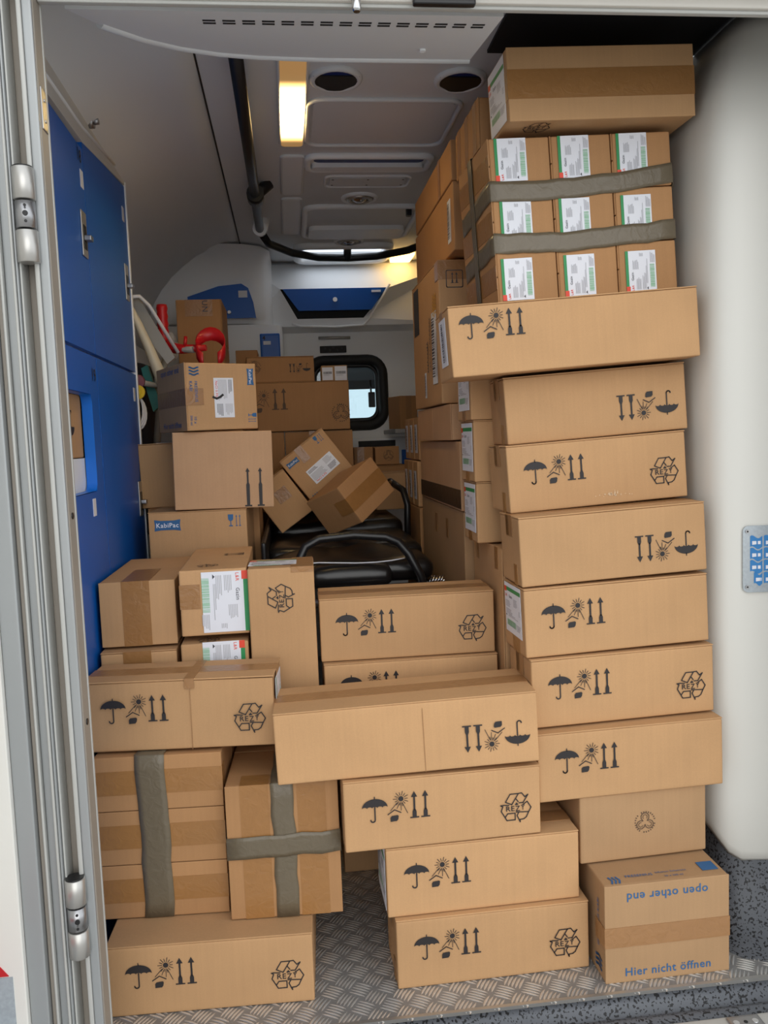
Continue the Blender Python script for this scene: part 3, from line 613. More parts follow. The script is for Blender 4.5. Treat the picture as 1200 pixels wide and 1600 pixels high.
# ================================================================= LOCKERS ON THE LEFT
CX = -.447
def lockers():
    r = empty('locker_cabinet', (CX, 1.58, 0)); tag(r, 'tall blue locker cabinet with four doors along the left side', 'cabinet')
    Y = lambda y: y-1.58
    m = MB(); m.box(-.17, -.16, 0, Y(2.66), .02, 1.83, 'liner_white'); m.box(-.17, -.014, 0, .012, .02, 1.83, 'liner_white'); m.box(-.17, -.014, Y(2.645), Y(2.66), .02, 1.83, 'liner_white'); m.box(-.17, -.016, 0, Y(2.66), .02, .035, 'liner_white'); m.box(-.17, -.016, .0, Y(2.66), 1.325, 1.345, 'liner_white'); m.box(-.17, -.016, 0, Y(2.66), 1.82, 1.835, 'liner_white'); m.box(-.17, -.024, .03, Y(2.1), .985, 1.098, 'liner_white')
    m.build('body', r)
    m = MB(); m.box(-.014, .004, Y(2.648), Y(2.662), .02, 1.93, 'liner_white', .002); m.build('edge_trim', r)
    def door(y0, y1, z0, z1, hole=None, num=None, latch=None, stick=None, slope=0):
        m = MB()
        if not hole:
            vs = [(-.014, Y(y0), z0), (-.014, Y(y1), z0), (-.014, Y(y1), z1+slope), (-.014, Y(y0), z1)]; vs += [(0, y, z) for _, y, z in vs]
            m.add(vs, [(0, 1, 2, 3), (7, 6, 5, 4), (0, 4, 5, 1), (1, 5, 6, 2), (2, 6, 7, 3), (3, 7, 4, 0)], 'blue_laminate')
        else:
            a, b, c, d = hole
            m.box(-.014, 0, Y(y0), Y(a), z0, z1, 'blue_laminate'); m.box(-.014, 0, Y(b), Y(y1), z0, z1, 'blue_laminate'); m.box(-.014, 0, Y(a), Y(b), z0, c, 'blue_laminate'); m.box(-.014, 0, Y(a), Y(b), d, z1, 'blue_laminate')
        o = fix_normals(m.build('door', r))
        if hole:
            a, b, c, d = hole; ring = rrect(Y(a)+.002, Y(b)-.002, c+.002, d-.002, .022, 4); m = MB()
            m.grid([[(x, y, z) for y, z in ring+[ring[0]]] for x in (.002, -.022)], 'blue_edge'); m.build('opening_rim', o)
        if num: m = MB(); text_into(m, num, 0, 0, .034, 'ink_black'); t = m.build('number', o); t.rotation_euler = (R(90), 0, R(90)); t.location = (.0012, Y(y1)-.035, (1.795 if z1 > 1.5 else z1-.045))
        if stick: ys, zs = stick; m = MB(); m.box(0, .0012, Y(ys)-.014, Y(ys)+.014, zs-.02, zs+.02, 'label_white'); m.build('sticker', o)
        if latch:
            yl, zl = latch; m = MB(); m.box(0, .004, Y(yl)-.024, Y(yl)+.024, zl-.052, zl+.052, 'brushed', .0018); l = m.build('latch', o)
            m = MB(); m.box(.004, .005, Y(yl)-.014, Y(yl)+.014, zl-.035, zl+.02, 'black_plastic'); m.box(.004, .02, Y(yl)-.013, Y(yl)+.013, zl-.016, zl-.004, 'steel', .002); m.build('lever', l)
        return o
    door(1.60, 2.107, 1.345, 1.82, num='18', latch=(2.065, 1.615), stick=(2.085, 1.745))
    door(2.112, 2.648, 1.345, 1.842, latch=(2.585, 1.60), stick=(2.60, 1.80), slope=.05)
    door(1.60, 2.107, .03, 1.337, hole=(1.66, 2.03, 1.02, 1.245), num='19', stick=(1.99, .985))
    door(2.112, 2.648, .03, 1.337, latch=(2.585, .965), stick=(2.60, 1.275))
    # fascia above the doors with rounded rear end
    m = MB(); pr = [(0, 1.828), (Y(2.11), 1.838), (Y(2.648), 1.896), (Y(2.662), 1.88), (Y(2.67), 1.90), (Y(2.655), 1.935), (Y(2.58), 1.965), (Y(2.3), 1.962), (0, 1.945)]
    m.prism(pr, -.02, .002, 'x', 'cream_trim'); fa = fix_normals(m.build('fascia', r))
    m = MB(); m.tube([(.003, .02, 1.862), (.003, Y(2.11), 1.872), (.003, Y(2.56), 1.915)], .004, 'liner_white', 8); m.build('groove', fa)
    m = MB(); m.tube([(.002, Y(2.20), 1.918), (.014, Y(2.20), 1.918)], .018, 'steel', 14); m.tube([(.012, Y(2.20), 1.918), (.026, Y(2.20), 1.918)], .009, 'steel', 12); m.build('knob', fa)
lockers()

# ================================================================= DOORWAY FITTINGS
r = empty('rear_door', (-.56, 1.36, -.28)); tag(r, 'white rear door swung open at the left picture edge, on barrel hinges', 'door')
m = MB(); m.box(-.045, 0, -.72, -.004, 0, 2.1, 'door_white', .006); m.build('panel', r)
m = MB(); m.box(.0, .003, -.70, -.02, .05, .52, 'reflector_grey'); m.build('reflective_strip', r); m = MB(); m.box(0, .0035, -.70, -.02, .525, .60, 'reflector_red'); m.build('red_band', r)
def hinge(z0, z1, door, y=1.402, x=-.3885):
    H = z1-z0; rad = .0168; a, b = H*.36, H*.64
    m = MB(); m.tube([(0, 0, a), (0, 0, b)], rad-.0015, 'steel', 24); m.box(-.012, .006, .012, .04, a+.004, b-.004, 'steel'); k = m.build('hinge', door); k.location = (x+.56, y-1.36, z0+.28)
    for (p, q2, nm) in ((0, a-.003, 'lower_barrel'), (b+.003, H, 'upper_barrel')):
        m = MB(); m.tube([(0, 0, p), (0, 0, p+.001), (0, 0, q2-.001), (0, 0, q2)], [rad-.0015, rad, rad, rad-.0015], 'brushed', 24); m.build(nm, k)
    for dz, rr in ((-.012, .0022), (0, .0042), (.012, .0022)):
        m = MB(); m.tube([(0.004, -rad+.0006, (a+b)/2+dz), (0.004, -rad-.0012, (a+b)/2+dz)], rr, 'black_plastic', 10); m.build('screw', k)
    m = MB(); m.tube([(0, 0, H), (0, 0, H+.002)], rad-.002, 'black_plastic', 20); m.build('cap', k)
hinge(1.413, 1.558, r); hinge(.268, .405, r)
for (x, y, z, lab) in ((-.3620, 1.437, 1.01, 'small dark rivet at middle height on the left jamb'), (-.3620, 1.437, .66, 'small dark rivet on the left jamb beside the carton with sun mark')):
    m = MB(); m.tube([(x+.002, y, z), (x+.0042, y, z)], .0055, 'black_plastic', 10); tag(m.build('rivet'), lab, 'rivet')
m = MB(); m.box(-.3605, -.3575, 1.425, 1.452, 1.625, 1.690, 'steel', .001); lp = m.build('striker_plate'); tag(lp, 'worn metal striker plate near the top of the left jamb', 'striker plate')
for z in (1.64, 1.672): m = MB(); m.tube([(-.3578, 1.438, z), (-.3560, 1.438, z)], .003, 'chrome', 8); m.build('screw', lp)
r = empty('door_bolt', (.145, 1.432, 1.838)); tag(r, 'chrome locking bolt hanging from the header rail', 'bolt')
m = MB(); m.tube([(0, 0, 0), (0, -.006, 0)], .011, 'chrome', 6); m.build('nut', r); m = MB(); m.tube([(0, -.006, .003), (0, -.010, -.006), (0, -.010, -.026), (0, -.010, -.030)], [.007, .0075, .0075, .0055], 'chrome', 14); m.build('pin', r)
r = empty('header_screw', (.105, 1.432, 1.845)); tag(r, 'small chrome screw on the header rail left of the bolt', 'screw'); m = MB(); m.tube([(0, .001, 0), (0, -.003, 0)], .0075, 'chrome', 14); m.build('head', r); m = MB(); m.tube([(0, -.003, 0), (0, -.005, 0)], .0045, 'steel', 6); m.build('socket', r)
r = empty('latch_catch', (.29, 1.432, 1.834)); tag(r, 'black door catch with two screws on the header rail', 'door catch')
m = MB(); m.box(-.052, .052, -.014, .0, -.013, .010, 'black_plastic', .003); m.build('housing', r)
for x in (-.036, .04): m = MB(); m.tube([(x, -.0135, -.002), (x, -.0155, -.002)], .004, 'chrome', 10); m.build('screw', r)
m = MB(); m.box(-.012, .03, -.018, -.002, .009, .02, 'steel', .001); m.build('strike', r)
r = empty('sill_latch_plate', (.812, 1.420, -.0145)); r.rotation_euler = (0, 0, 0); tag(r, 'grey metal latch plate with screws on the bumper strip', 'latch plate')
m = MB(); m.box(-.032, .032, -.018, .018, 0, .005, 'steel', .002); m.build('plate', r)
for x in (-.02, .018): m = MB(); m.tube([(x, 0, .0045), (x, 0, .006)], .006, 'chrome', 12); m.build('screw', r)
m = MB(); m.tube([(-.001, 0, .0045), (-.001, 0, .0056)], .004, 'black_plastic', 10); m.build('hole', r)
# ================================================================= CEILING FITTINGS
r = empty('handrail', (-.068, 1.95, 1.955)); tag(r, 'long black handrail under the ceiling beside the lit lamp', 'handrail')
m = MB(); m.tube([(-.004, -.17, 0), (0, 1.50, 0)], .0165, 'black_plastic', 16); m.build('bar', r)
m = MB(); m.tube([(0, .99, 0), (0, 1.06, 0)], .029, 'black_plastic', 16); m.tube([(0, 1.02, 0), (.05, 1.03, .043)], .02, 'black_plastic', 12); m.build('bracket', r)
m = MB(); m.tube([(0, 1.47, 0), (0, 1.53, .01)], .028, 'liner_white', 16); m.tube([(.0, 1.5, 0), (.01, 1.51, .044)], .03, 'liner_white', 12); m.build('end_mount', r)
m = MB(); m.tube([(0, -.15, 0), (.0, -.15, .045)], .02, 'liner_grey', 12); m.build('front_mount', r)
r = empty('curved_rail', (0, 0, 0)); tag(r, 'black curved rail under the roof skylight', 'handrail')
m = MB(); m.tube([(-.06, 3.66, 1.985), (-.04, 3.72, 1.965), (.06, 3.86, 1.955), (.18, 3.94, 1.95), (.32, 3.96, 1.95), (.45, 3.93, 1.95), (.58, 3.84, 1.955), (.66, 3.74, 1.965), (.68, 3.70, 1.985)], .017, 'black_plastic', 12); m.build('bar', r)
m = MB(); m.tube([(.315, 3.955, 1.95), (.315, 3.915, 2.0)], .018, 'black_plastic', 12); m.build('bracket', r)
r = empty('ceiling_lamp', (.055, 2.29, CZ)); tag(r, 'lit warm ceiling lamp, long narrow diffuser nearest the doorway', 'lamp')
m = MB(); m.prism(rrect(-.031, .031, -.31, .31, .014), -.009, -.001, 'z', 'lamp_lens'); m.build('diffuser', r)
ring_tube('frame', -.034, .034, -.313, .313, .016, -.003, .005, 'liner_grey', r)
for y, hl, lab in ((2.90, .20, 'unlit ceiling lamp panel behind the lit one'), (3.42, .26, 'unlit ceiling lamp panel nearest the handrail end')):
    r = empty('ceiling_lamp', (.058, y, CZ)); tag(r, lab, 'lamp'); m = MB(); m.prism(rrect(-.031, .031, -hl, hl, .014), -.008, -.001, 'z', 'liner_white'); m.build('diffuser', r); ring_tube('frame', -.034, .034, -hl-.003, hl+.003, .016, -.003, .005, 'liner_grey', r)
r = empty('ceiling_lamp', (.595, 4.13, CZ)); tag(r, 'lit warm ceiling lamp beyond the stacked cartons on the right', 'lamp'); m = MB(); m.prism(rrect(-.05, .05, -.10, .10, .014), -.02, -.001, 'z', 'lamp_warm'); m.build('diffuser', r)
for x, lab in ((.16, 'round dark recessed ceiling vent beside the lit lamp'), (.47, 'round dark recessed ceiling vent above the label cartons')):
    r = empty('ceiling_vent', (x, 2.14, CZ)); tag(r, lab, 'vent')
    m = MB(); m.tube([(.057*math.cos(R(a)), .062*math.sin(R(a)), -.002) for a in range(0, 360, 15)], .009, 'liner_grey', 8, closed=True); m.build('rim', r)
    m = MB(); m.prism([(.060*math.cos(R(a)), .064*math.sin(R(a))) for a in range(0, 360, 15)], -.006, -.0005, 'z', 'navy_dark'); m.build('opening', r)
    m = MB(); m.prism([(-.056, -.03), (.056, -.03), (.05, .02), (.014, .058), (-.014, .058), (-.05, .02)], -.009, -.005, 'z', 'black_plastic'); m.build('nozzle', r)
r = empty('ceiling_hatch', (.30, 2.43, CZ)); tag(r, 'large grey rounded ceiling hatch panel', 'hatch')
m = MB(); m.prism(rrect(-.19, .19, -.155, .155, .03), -.004, 0, 'z', 'liner_grey'); m.build('panel', r); ring_tube('rim', -.203, .203, -.17, .17, .04, -.004, .007, 'liner_grey', r)
r = empty('ceiling_tray', (.30, 2.76, CZ)); tag(r, 'long ceiling slot with dark blue back', 'ceiling slot')
m = MB(); m.prism(rrect(-.175, .175, -.055, .005, .02), -.003, 0, 'z', 'navy_dark'); m.build('slot', r); ring_tube('rim', -.195, .195, -.07, .06, .03, -.006, .011, 'liner_white', r); m = MB(); m.prism(rrect(-.18, .18, .008, .05, .018), -.016, 0, 'z', 'liner_white'); m.build('lip', r)
r = empty('ceiling_plate', (.315, 2.96, CZ)); tag(r, 'narrow screwed cover plate on the ceiling', 'cover plate')
m = MB(); m.prism(rrect(-.13, .13, -.045, .045, .02), -.007, 0, 'z', 'liner_grey'); m.build('plate', r); ring_tube('rim', -.145, .145, -.06, .06, .025, -.003, .005, 'liner_white', r)
for x, y in ((-.12, -.03), (0, -.03), (.12, -.03), (-.12, .03), (0, .03), (.12, .03)): m = MB(); m.tube([(x, y, -.0075), (x, y, -.006)], .004, 'black_plastic', 8); m.build('screw', r)
for x, y, lab in ((.305, 3.16, 'chrome round spotlight behind the screwed ceiling plate'), (.315, 3.83, 'small round spotlight in front of the skylight')):
    r = empty('spotlight', (x, y, CZ)); tag(r, lab, 'spotlight')
    m = MB(); m.tube([(.06*math.cos(R(a)), .06*math.sin(R(a)), -.003) for a in range(0, 360, 15)], .008, 'liner_white', 8, closed=True); m.build('ring', r)
    m = MB(); m.tube([(.04*math.cos(R(a)), .04*math.sin(R(a)), -.007) for a in range(0, 360, 15)], .008, 'brushed', 8, closed=True); m.build('bezel', r)
    m = MB(); m.tube([(0, 0, 0), (0, 0, -.012), (0, 0, -.02)], [.03, .026, .01], 'chrome', 16); m.build('lens', r)
r = empty('ceiling_recess', (.33, 3.50, CZ)); tag(r, 'square moulded recess in the ceiling ahead of the skylight', 'recess')
ring_tube('rim', -.22, .22, -.24, .24, .05, -.005, .012, 'liner_white', r); m = MB(); m.prism(rrect(-.21, .21, -.23, .23, .045), -.002, 0, 'z', 'liner_grey'); m.build('panel', r); m = MB(); m.prism(rrect(-.2, .2, .06, .22, .03), -.02, 0, 'z', 'liner_white'); m.build('ledge', r)
m = MB(); m.box(.17, .19, -.2, -.17, -.03, 0, 'black_plastic', .003); m.build('clip', r)

# pictogram plate on the right wall
r = empty('pictogram_plate', (1.003, 1.688, .830)); r.rotation_euler = (0, 0, R(-8.5)); tag(r, 'blue pictogram plate with screws on the white side wall', 'sign')
m = MB(); m.prism(rrect(-.045, .075, -.072, .072, .012), -.006, -.003, 'y', 'reflector_grey'); m.build('plate', r)
for z in (-.060, .060): m = MB(); m.tube([(-.036, -.006, z), (-.036, -.0085, z)], .0042, 'steel', 12); m.tube([(-.036, -.008, z), (-.036, -.009, z)], .002, 'black_plastic', 8); m.build('screw', r)
m = MB()
def wavy(x0, x1, zt, zb, am=.0035, n=8):
    top = [(x0+(x1-x0)*k/n, zt+am*math.sin(2*math.pi*k/n+.6)) for k in range(n+1)]; bot = [(x, z-(zt-zb)) for x, z in top]
    return top+bot[::-1]
for x0, x1 in ((-.030, -.004), (-.001, .030), (.033, .062)):
    for k in range(4):
        if k == 3 and x0 < -.02: a0 = -.022
        else: a0 = x0
        m.polys([wavy(a0, x1, .048-.0265*k, .048-.0265*k-.0235)], 'sticker_blue')
        zc = .036-.0265*k
        m.polys([[(a0+.004, zc-.005), (a0+.013, zc-.004), (a0+.013, zc+.003), (a0+.004, zc+.003)], [(a0+.016, zc-.004), (x1-.004, zc-.004), (x1-.004, zc+.003), (a0+.016, zc+.003)]], 'label_white', .0006)
o = m.build('pictograms', r); o.rotation_euler = (R(90), 0, 0); o.location = (0, -.0066, 0)

# ================================================================= STRETCHER
def stretcher():
    r = empty('stretcher', (.175, 2.33, 0)); tag(r, 'black padded ambulance stretcher with tubular loop handle', 'stretcher')
    def pad(x0, x1, y0, y1, z0, z1, rr, nm, name_m='black_vinyl', bulge=.02):
        m = MB(); vs, fs = rounded_box(x1-x0, y1-y0, z1-z0, rr, 0, 7)
        out = []
        for v in vs:
            a, b = v[0]/(x1-x0), v[1]/(y1-y0); k = math.sin(math.pi*min(1, max(0, a)))*math.sin(math.pi*min(1, max(0, b)))
            z = v[2]+(bulge*k+.006*math.sin(v[0]*31+1)*math.sin(v[1]*17) if v[2] > (z1-z0)*.5 else 0); out.append((v[0]+x0, v[1]+y0, z+z0))
        m.add(out, fs, name_m, True); return m.build(nm, r)
    pad(-.25, .235, .06, .62, .70, .765, .03, 'foot_pad')
    pad(-.255, .24, .30, .78, .72, .785, .03, 'middle_pad', bulge=.012)
    pad(-.25, .235, .72, 1.66, .74, .822, .03, 'mattress', bulge=.008)
    pad(-.13, .105, .01, .10, .70, .752, .022, 'end_cushion')
    m = MB(); m.tube([(-.145+.29*(1-math.cos(t*.4))/2, .048+.0*t, .768+.004*math.sin(t)) for t in range(9)], .002, 'label_white', 6); m.build('piping', r)
    m = MB(); m.tube([(-.17, -.005, .56), (-.172, -.005, .70), (-.165, .0, .775), (-.14, .02, .822), (-.10, .03, .842), (0, .035, .847), (.09, .03, .838), (.125, .02, .822), (.15, .0, .79), (.18, -.005, .73), (.215, -.005, .60)], .0125, 'black_plastic', 12); m.build('loop_handle', r)
    m = MB(); m.tube([(-.245, 0.02, .66), (-.245, 1.67, .66)], .016, 'black_plastic', 10); m.build('side_rail', r); m = MB(); m.tube([(.232, 0.02, .66), (.232, 1.67, .66)], .016, 'black_plastic', 10); m.build('side_rail', r)
    for y in (.02, .65, 1.2, 1.67): m = MB(); m.tube([(-.245, y, .66), (.232, y, .66)], .013, 'steel', 10); m.build('cross_bar', r)
    m = MB(); m.tube([(.232, .62, .66), (.235, .60, .88), (.225, .62, .93), (.19, .72, .96)], .012, 'black_plastic', 10); m.build('side_guard', r); m = MB(); m.tube([(.19, .70, .957), (.225, .66, .935)], .010, 'chrome', 10); m.build('guard_clamp', r)
    m = MB()
    m.tube([(.208+.006*math.cos(t*1.2)+.0016*t, -.0+.010*math.sin(t*1.2), .712+.011*math.cos(t*1.2)) for t in range(26)], .003, 'chrome', 6); m.build('spring', r)
    m = MB(); m.tube([(-.09, -.006, .70), (.20, -.006, .702)], .008, 'chrome', 10); m.build('end_bar', r)
    for x in (-.22, .21):
        for y in (.20, 1.50):
            m = MB(); m.tube([(x, y, .66), (x, y, .09)], .014, 'steel', 10); m.build('leg', r); m = MB(); m.tube([(x-.015, y, .0655), (x+.015, y, .0655)], .065, 'black_rubber', 18); m.build('wheel', r)
    m = MB(); m.box(-.262, -.248, .02, .9, .68, .84, 'black_plastic', .006); m.build('side_panel', r)
stretcher()

# ================================================================= CARTONS
UW, UD, UH = .405, .15, .146
def ends(c, side='left', n=2):
    """short tape tails over the end of a long carton"""
    for k in range(n):
        c.tape(side, 'v', .42+.3*k, .022, span=(.0, .3) if k else (.70, 1.0), mat='tape_brown')
# ---- right column, bottom to top
c = carton('small carton printed open other end upside down, on the floor by the side wall', .265, .20, .206, (.720, 1.555, 0), .008, mat='cardboard_grey', seam='front')
c.tape('front', 'u', .47, .042, (.05, .05), mat='tape_clear', lift=.0004)
c.text('front', 'open other end', .133, .182, .172, math.pi); c.text('front', 'Hier nicht öffnen', .133, .022, .182)
c.mark('left', 'wave_logo', .165, .03, .034, math.pi/2); c.text('left', 'FRESENIUS KABI', .165, .115, .10, math.pi/2)
c.mark('top', 'wave_logo', .03, .02, .026, 0); c.text('top', 'FRESENIUS', .085, .03, .058); c.text('top', 'Infusion Solutions', .155, .034, .066); c.text('top', '20 x 250 ml', .155, .018, .04)
m = MB(); m.box(-.017, .017, -.016, .016, -.0002, .0006, 'ink_blue'); o = m.build('blue_patch', c.root); o.location = (.105, .04, .2066)
c = carton('plain carton with faint round recycling ring behind the open-other-end carton', .285, .18, .146, (.713, 1.650, .208), .045, mat='cardboard_grey', seam=None)
c.mark('front', 'ring', .145, .078, .046, 0, 'recycling_mark')
def ucarton(label, loc, yaw=0, roll=0, flip=False, handl=True, rezy=False, w=UW, d=UD, h=UH, mat='cardboard', inset=.062, toptape=True, vtop=.060, **k):
    c = carton(label, w, d, h, loc, yaw, roll, mat=mat, **k)
    if handl: handling(c, flip, inset, vtop=vtop, rezy=rezy)
    if toptape: c.tape('top', 'u', .5, .048, (.045, .045))
    return c
c = ucarton('lowest long umbrella-marked carton of the tall right stack, on the ring-marked carton', (.685, 1.640, .355), .013, -.012)
c = ucarton('second umbrella carton from the bottom of the tall right stack, with REZY mark', (.682, 1.668, .505), .03, -.014, rezy=True); ends(c)
c = ucarton('umbrella carton with white label on its end, third of the tall right stack', (.675, 1.677, .655), .026, -.027); c.label('left', 'gauze', .07, .088, .115, 0, .95, 'product_label'); c.tape('left', 'v', .55, .05, span=(0, .25), mat='tape_brown')
c = ucarton('carton with upside-down umbrella print, fourth of the tall right stack', (.671, 1.680, .806), .006, -.040, flip=True, inset=.045); ends(c)
c = ucarton('carton with a pale scuff and REZY mark in the tall right stack', (.672, 1.765, .955), .010, -.050, rezy=True); ends(c)
m = MB(); rq = random.Random(2)
for k in range(26):
    x = rq.gauss(0, .018); z = rq.uniform(0, .006); m.polys([[(x, z), (x+rq.uniform(.001, .003), z), (x+rq.uniform(.001, .003), z+rq.uniform(.003, .012)*max(.2, 1-abs(x)/.03)), (x, z+.002)]], 'cardboard_pale')
o = m.build('scuff', c.root); o.rotation_euler = (R(90), 0, 0); o.location = (.03, -.0009, .016)
c = ucarton('upside-down umbrella carton just below the wide overhanging one', (.678, 1.785, 1.103), -.04, -.055, flip=True, inset=.045); ends(c)
c = carton('wide umbrella carton jutting left near the top of the right stack', .53, .19, UH, (.612, 1.722, 1.2515), -.045, -.055); handling(c, inset=.047, vtop=.043); c.tape('top', 'u', .5, .048, (.04, .04)); c.label('left', 'bar', .10, .08, .10, math.pi/2, .9)
# nine-carton bundle
def bundle(label, loc, yaw, roll, nx, ny, nz, cw, cd, ch, seam, along, group=None):
    r = empty('carton_bundle', loc, (0, roll, yaw)); tag(r, label, 'carton bundle'); out = []
    for k in range(nz):
        for j in range(ny):
            for i in range(nx):
                c = Carton(cw-.0015, cd-.0015, ch-.0015, r, 'cardboard_brown', seam, along, ((i-(nx-1)/2)*cw, j*cd, k*ch), True); out.append((i, j, k, c))
    return r, out
def band(r, pts, w, axis, mat='tape_grey', name='tape_band', bump=.0025, seed=0):
    """wide tape strip following a path of 3D points; axis = width direction; edges slightly ragged"""
    rr = random.Random(seed); A = Vector(axis); rows = []; P = [Vector(p) for p in pts]; L = []
    for p, q in zip(P[:-1], P[1:]):
        n = max(2, int((q-p).length/.03))
        for k in range(n): L.append(p.lerp(q, k/n))
    L.append(P[-1])
    for k, p in enumerate(L):
        d0 = rr.uniform(-bump, bump); rows.append([p+A*(t*w/2+d0) for t in (-1, -.6, -.2, .2, .6, 1)])
    m = MB(); m.grid(rows, mat); o = m.build(name, r); s = o.modifiers.new('solid', 'SOLIDIFY'); s.thickness = .0005; s.offset = 0; return o
BW, BH, BD = .1365, .115, .27
r, cs = bundle('taped block of nine small label cartons on the wide carton at the right', (.668, 1.80, 1.4045), .02, -.049, 3, 1, 3, BW, BD, BH, 'left', 'u')
for i, j, k, c in cs:
    if True: c.label('front', 'gauze', .046+.003*((i*7+k*5) % 3), (.050, .056, .0685)[k]-.002*((i*2+k) % 2), .088, math.pi/2, .78, 'product_label')
    if i == 0: c.tape('left', 'u', .5, .05, mat='tape_brown')
HW, TH = BW*1.5+.0012, 3*BH
for k, z in enumerate((.122, .232)):
    band(r, [(-HW, BD*.95, z-.012), (-HW, .0, z+.002), (-HW+.002, -.0022, z+.003), (-.02, -.0026, z), (HW-.002, -.0022, z+(.022 if k else .014)), (HW, .0, z+.016), (HW, BD*.9, z)], .042, (0, 0, 1), seed=k+3)
band(r, [(-HW-.0016, BD*.55, 0.0), (-HW-.0016, BD*.55, TH-.001), (-HW, BD*.55, TH+.0012), (HW, BD*.55, TH+.0012)], .034, (0, 1, 0), seed=9)
c = ucarton('topmost carton of the right stack, plain with wide tape along its front', (.688, 1.752, 1.764), .02, -.040, handl=False, toptape=False, seam='front'); c.tape('front', 'u', .5, .058, (.03, .03), mat='tape_brown'); c.label('left', 'gauze', .07, .075, .12, 0, 1.1); c.mark('bottom', 'rezy', .07, .11, .06, 0, 'recycling_mark')
c = carton('taped carton at the roof behind the topmost right carton', .40, .255, .112, (.662, 1.925, 1.762), mat='cardboard_brown', seam='left', along='v')
for k in (.16, .5, .84): c.tape('left', 'v', k, .036, (0, .03), mat='tape_brown')
# ---- second row behind the right column
for lab, z, y, x, lv in (('carton end with cropped white label just under the wide jutting carton', 1.152, 1.945, .632, True), ('label-ended carton in the middle of the hidden second row', .1+.906, 1.945, .637, True), ('label-ended carton lowest of the three behind the tall stack', .860, 1.945, .640, True)):
    c = carton(lab, UW, UD, .1455, (x, y, z), 0, 0); c.label('left', 'gauze', .078, .082, .118, 0, .98, 'product_label'); c.tape('left', 'v', .5, .04, span=(0, .28), mat='tape_brown'); c.tape('top', 'u', .5, .048)
c = carton('tall pale carton under the label-ended cartons', .375, .29, .857, (.657, 1.846, 0), mat='cardboard', seam='left', along='u', dent=.002); c.tape('left', 'v', .16, .03, span=(.94, 1), mat='tape_brown'); c.tape('left', 'v', .82, .03, span=(.94, 1), mat='tape_brown')
c = carton('large greyish flat-sided carton standing beside the stretcher', .39, .68, .917, (.642, 2.15, 0), mat='cardboard_grey', seam=None, dent=.003); c.tape('left', 'v', .40, .03, span=(.90, .96), mat='tape_brown'); c.tape('left', 'v', .66, .03, span=(.90, .96), mat='tape_brown')
c = carton('brown carton with dark tape band along its lower edge', .40, .65, .183, (.642, 2.15, .919), mat='cardboard_pink', seam=None); c.tape('left', 'u', .17, .05, (0, .0), mat='tape_dark')
c = carton('shallow brown carton with bent flap on the dark-taped one', .40, .55, .096, (.631, 2.20, 1.105), mat='cardboard_pink', seam='left', along='v')
c = carton('tall printed carton with up-arrow square and yellow wavy print', .39, .47, .386, (.620, 2.285, 1.205), mat='cardboard', seam='top'); c.mark('front', 'upbox', .045, .335, .045)
c.tape('front', 'u', .93, .05, (.05, 0), mat='tape_clear'); c.label('left', 'bar', .385, .16, .20, math.pi/2, .36); c.label('left', 'bar', .22, .065, .075, math.pi/2, .36)
m = MB(); rq = random.Random(4)
for row, (n0, hh) in enumerate(((9, .022), (14, .013))):
    x = -.07
    for k in range(n0):
        w = rq.uniform(.004, .009); m.polys(stroke([(x, -.02*row*2), (x+w*.5, hh*rq.uniform(.6, 1.1)-.04*row), (x+w, -.04*row)], .0028), 'ink_dark'); x += w+.004
o = m.build('faded_print', c.root); o.rotation_euler = (R(90), R(-90), R(-90)); o.location = (-.1962, .19, .17)
m = MB(); m.box(-.045, .045, -.07, .07, -.0003, .0006, 'seat_grey'); o = m.build('dark_print', c.root); o.rotation_euler = (R(90), 0, R(-90)); o.location = (-.1955, .39, .30)
m = MB()
for k in range(6): m.polys(stroke([(-.03+.06*t/6, .010*k+.006*math.sin(t*1.6)) for t in range(7)], .004), 'ink_yellow')
o = m.build('yellow_print', c.root); o.rotation_euler = (R(90), 0, R(-90)); o.location = (-.1962, .07, .25)
c = carton('brown carton with barcode sticker directly below the uppermost roof carton', .39, .63, .175, (.650, 2.20, 1.598), mat='cardboard_brown', seam=None); c.label('left', 'bar', .575, .085, .11, math.pi/2, .38)
c = carton('plain flat brown carton touching the roof beside the ceiling slot', .39, .60, .103, (.648, 2.205, 1.775), mat='cardboard_brown', seam=None); c.tape('left', 'v', .72, .03, mat='tape_clear')
# ---- centre
c = ucarton('bottom carton of the centre stack on the tread plate, with REZY mark', (.373, 1.61, 0.0005), .013, rezy=True); ends(c)
c = ucarton('second carton of the centre stack, white label on its left end', (.359, 1.622, .1475), .018); c.label('left', 'gauze', .075, .075, .12, 0, 1.1, 'product_label')
c = ucarton('third carton of the centre stack, under the wide tilted carton', (.279, 1.620, .2945), .027, rezy=True)
c = carton('wide carton with upside-down symbols lying across the centre front', .53, .172, .146, (.2135, 1.622, .446), -.033, -.027); handling(c, True, inset=.043, vtop=.062); c.tape('top', 'u', .55, .05, (.04, .04)); c.tape('front', 'v', .56, .001, span=(0, .9), mat='tape_clear', name='crease')
c = ucarton('upper umbrella carton in front of the stretcher, with REZY mark', (.256, 1.890, .612), -.02, rezy=True)
c = ucarton('carton half hidden behind the wide centre carton, umbrella tops showing', (.260, 1.878, .4645), 0, vtop=.054)
c = carton('carton on the floor deep behind the centre stack, lower edge in shadow', .36, .20, .15, (.275, 2.09, 0)); c = carton('carton hidden low in the centre behind the taped bundle', .36, .28, .152, (.275, 1.99, .151)); c = carton('carton hidden in the centre under the half-hidden umbrella carton', .36, .28, .159, (.275, 1.93, .304))
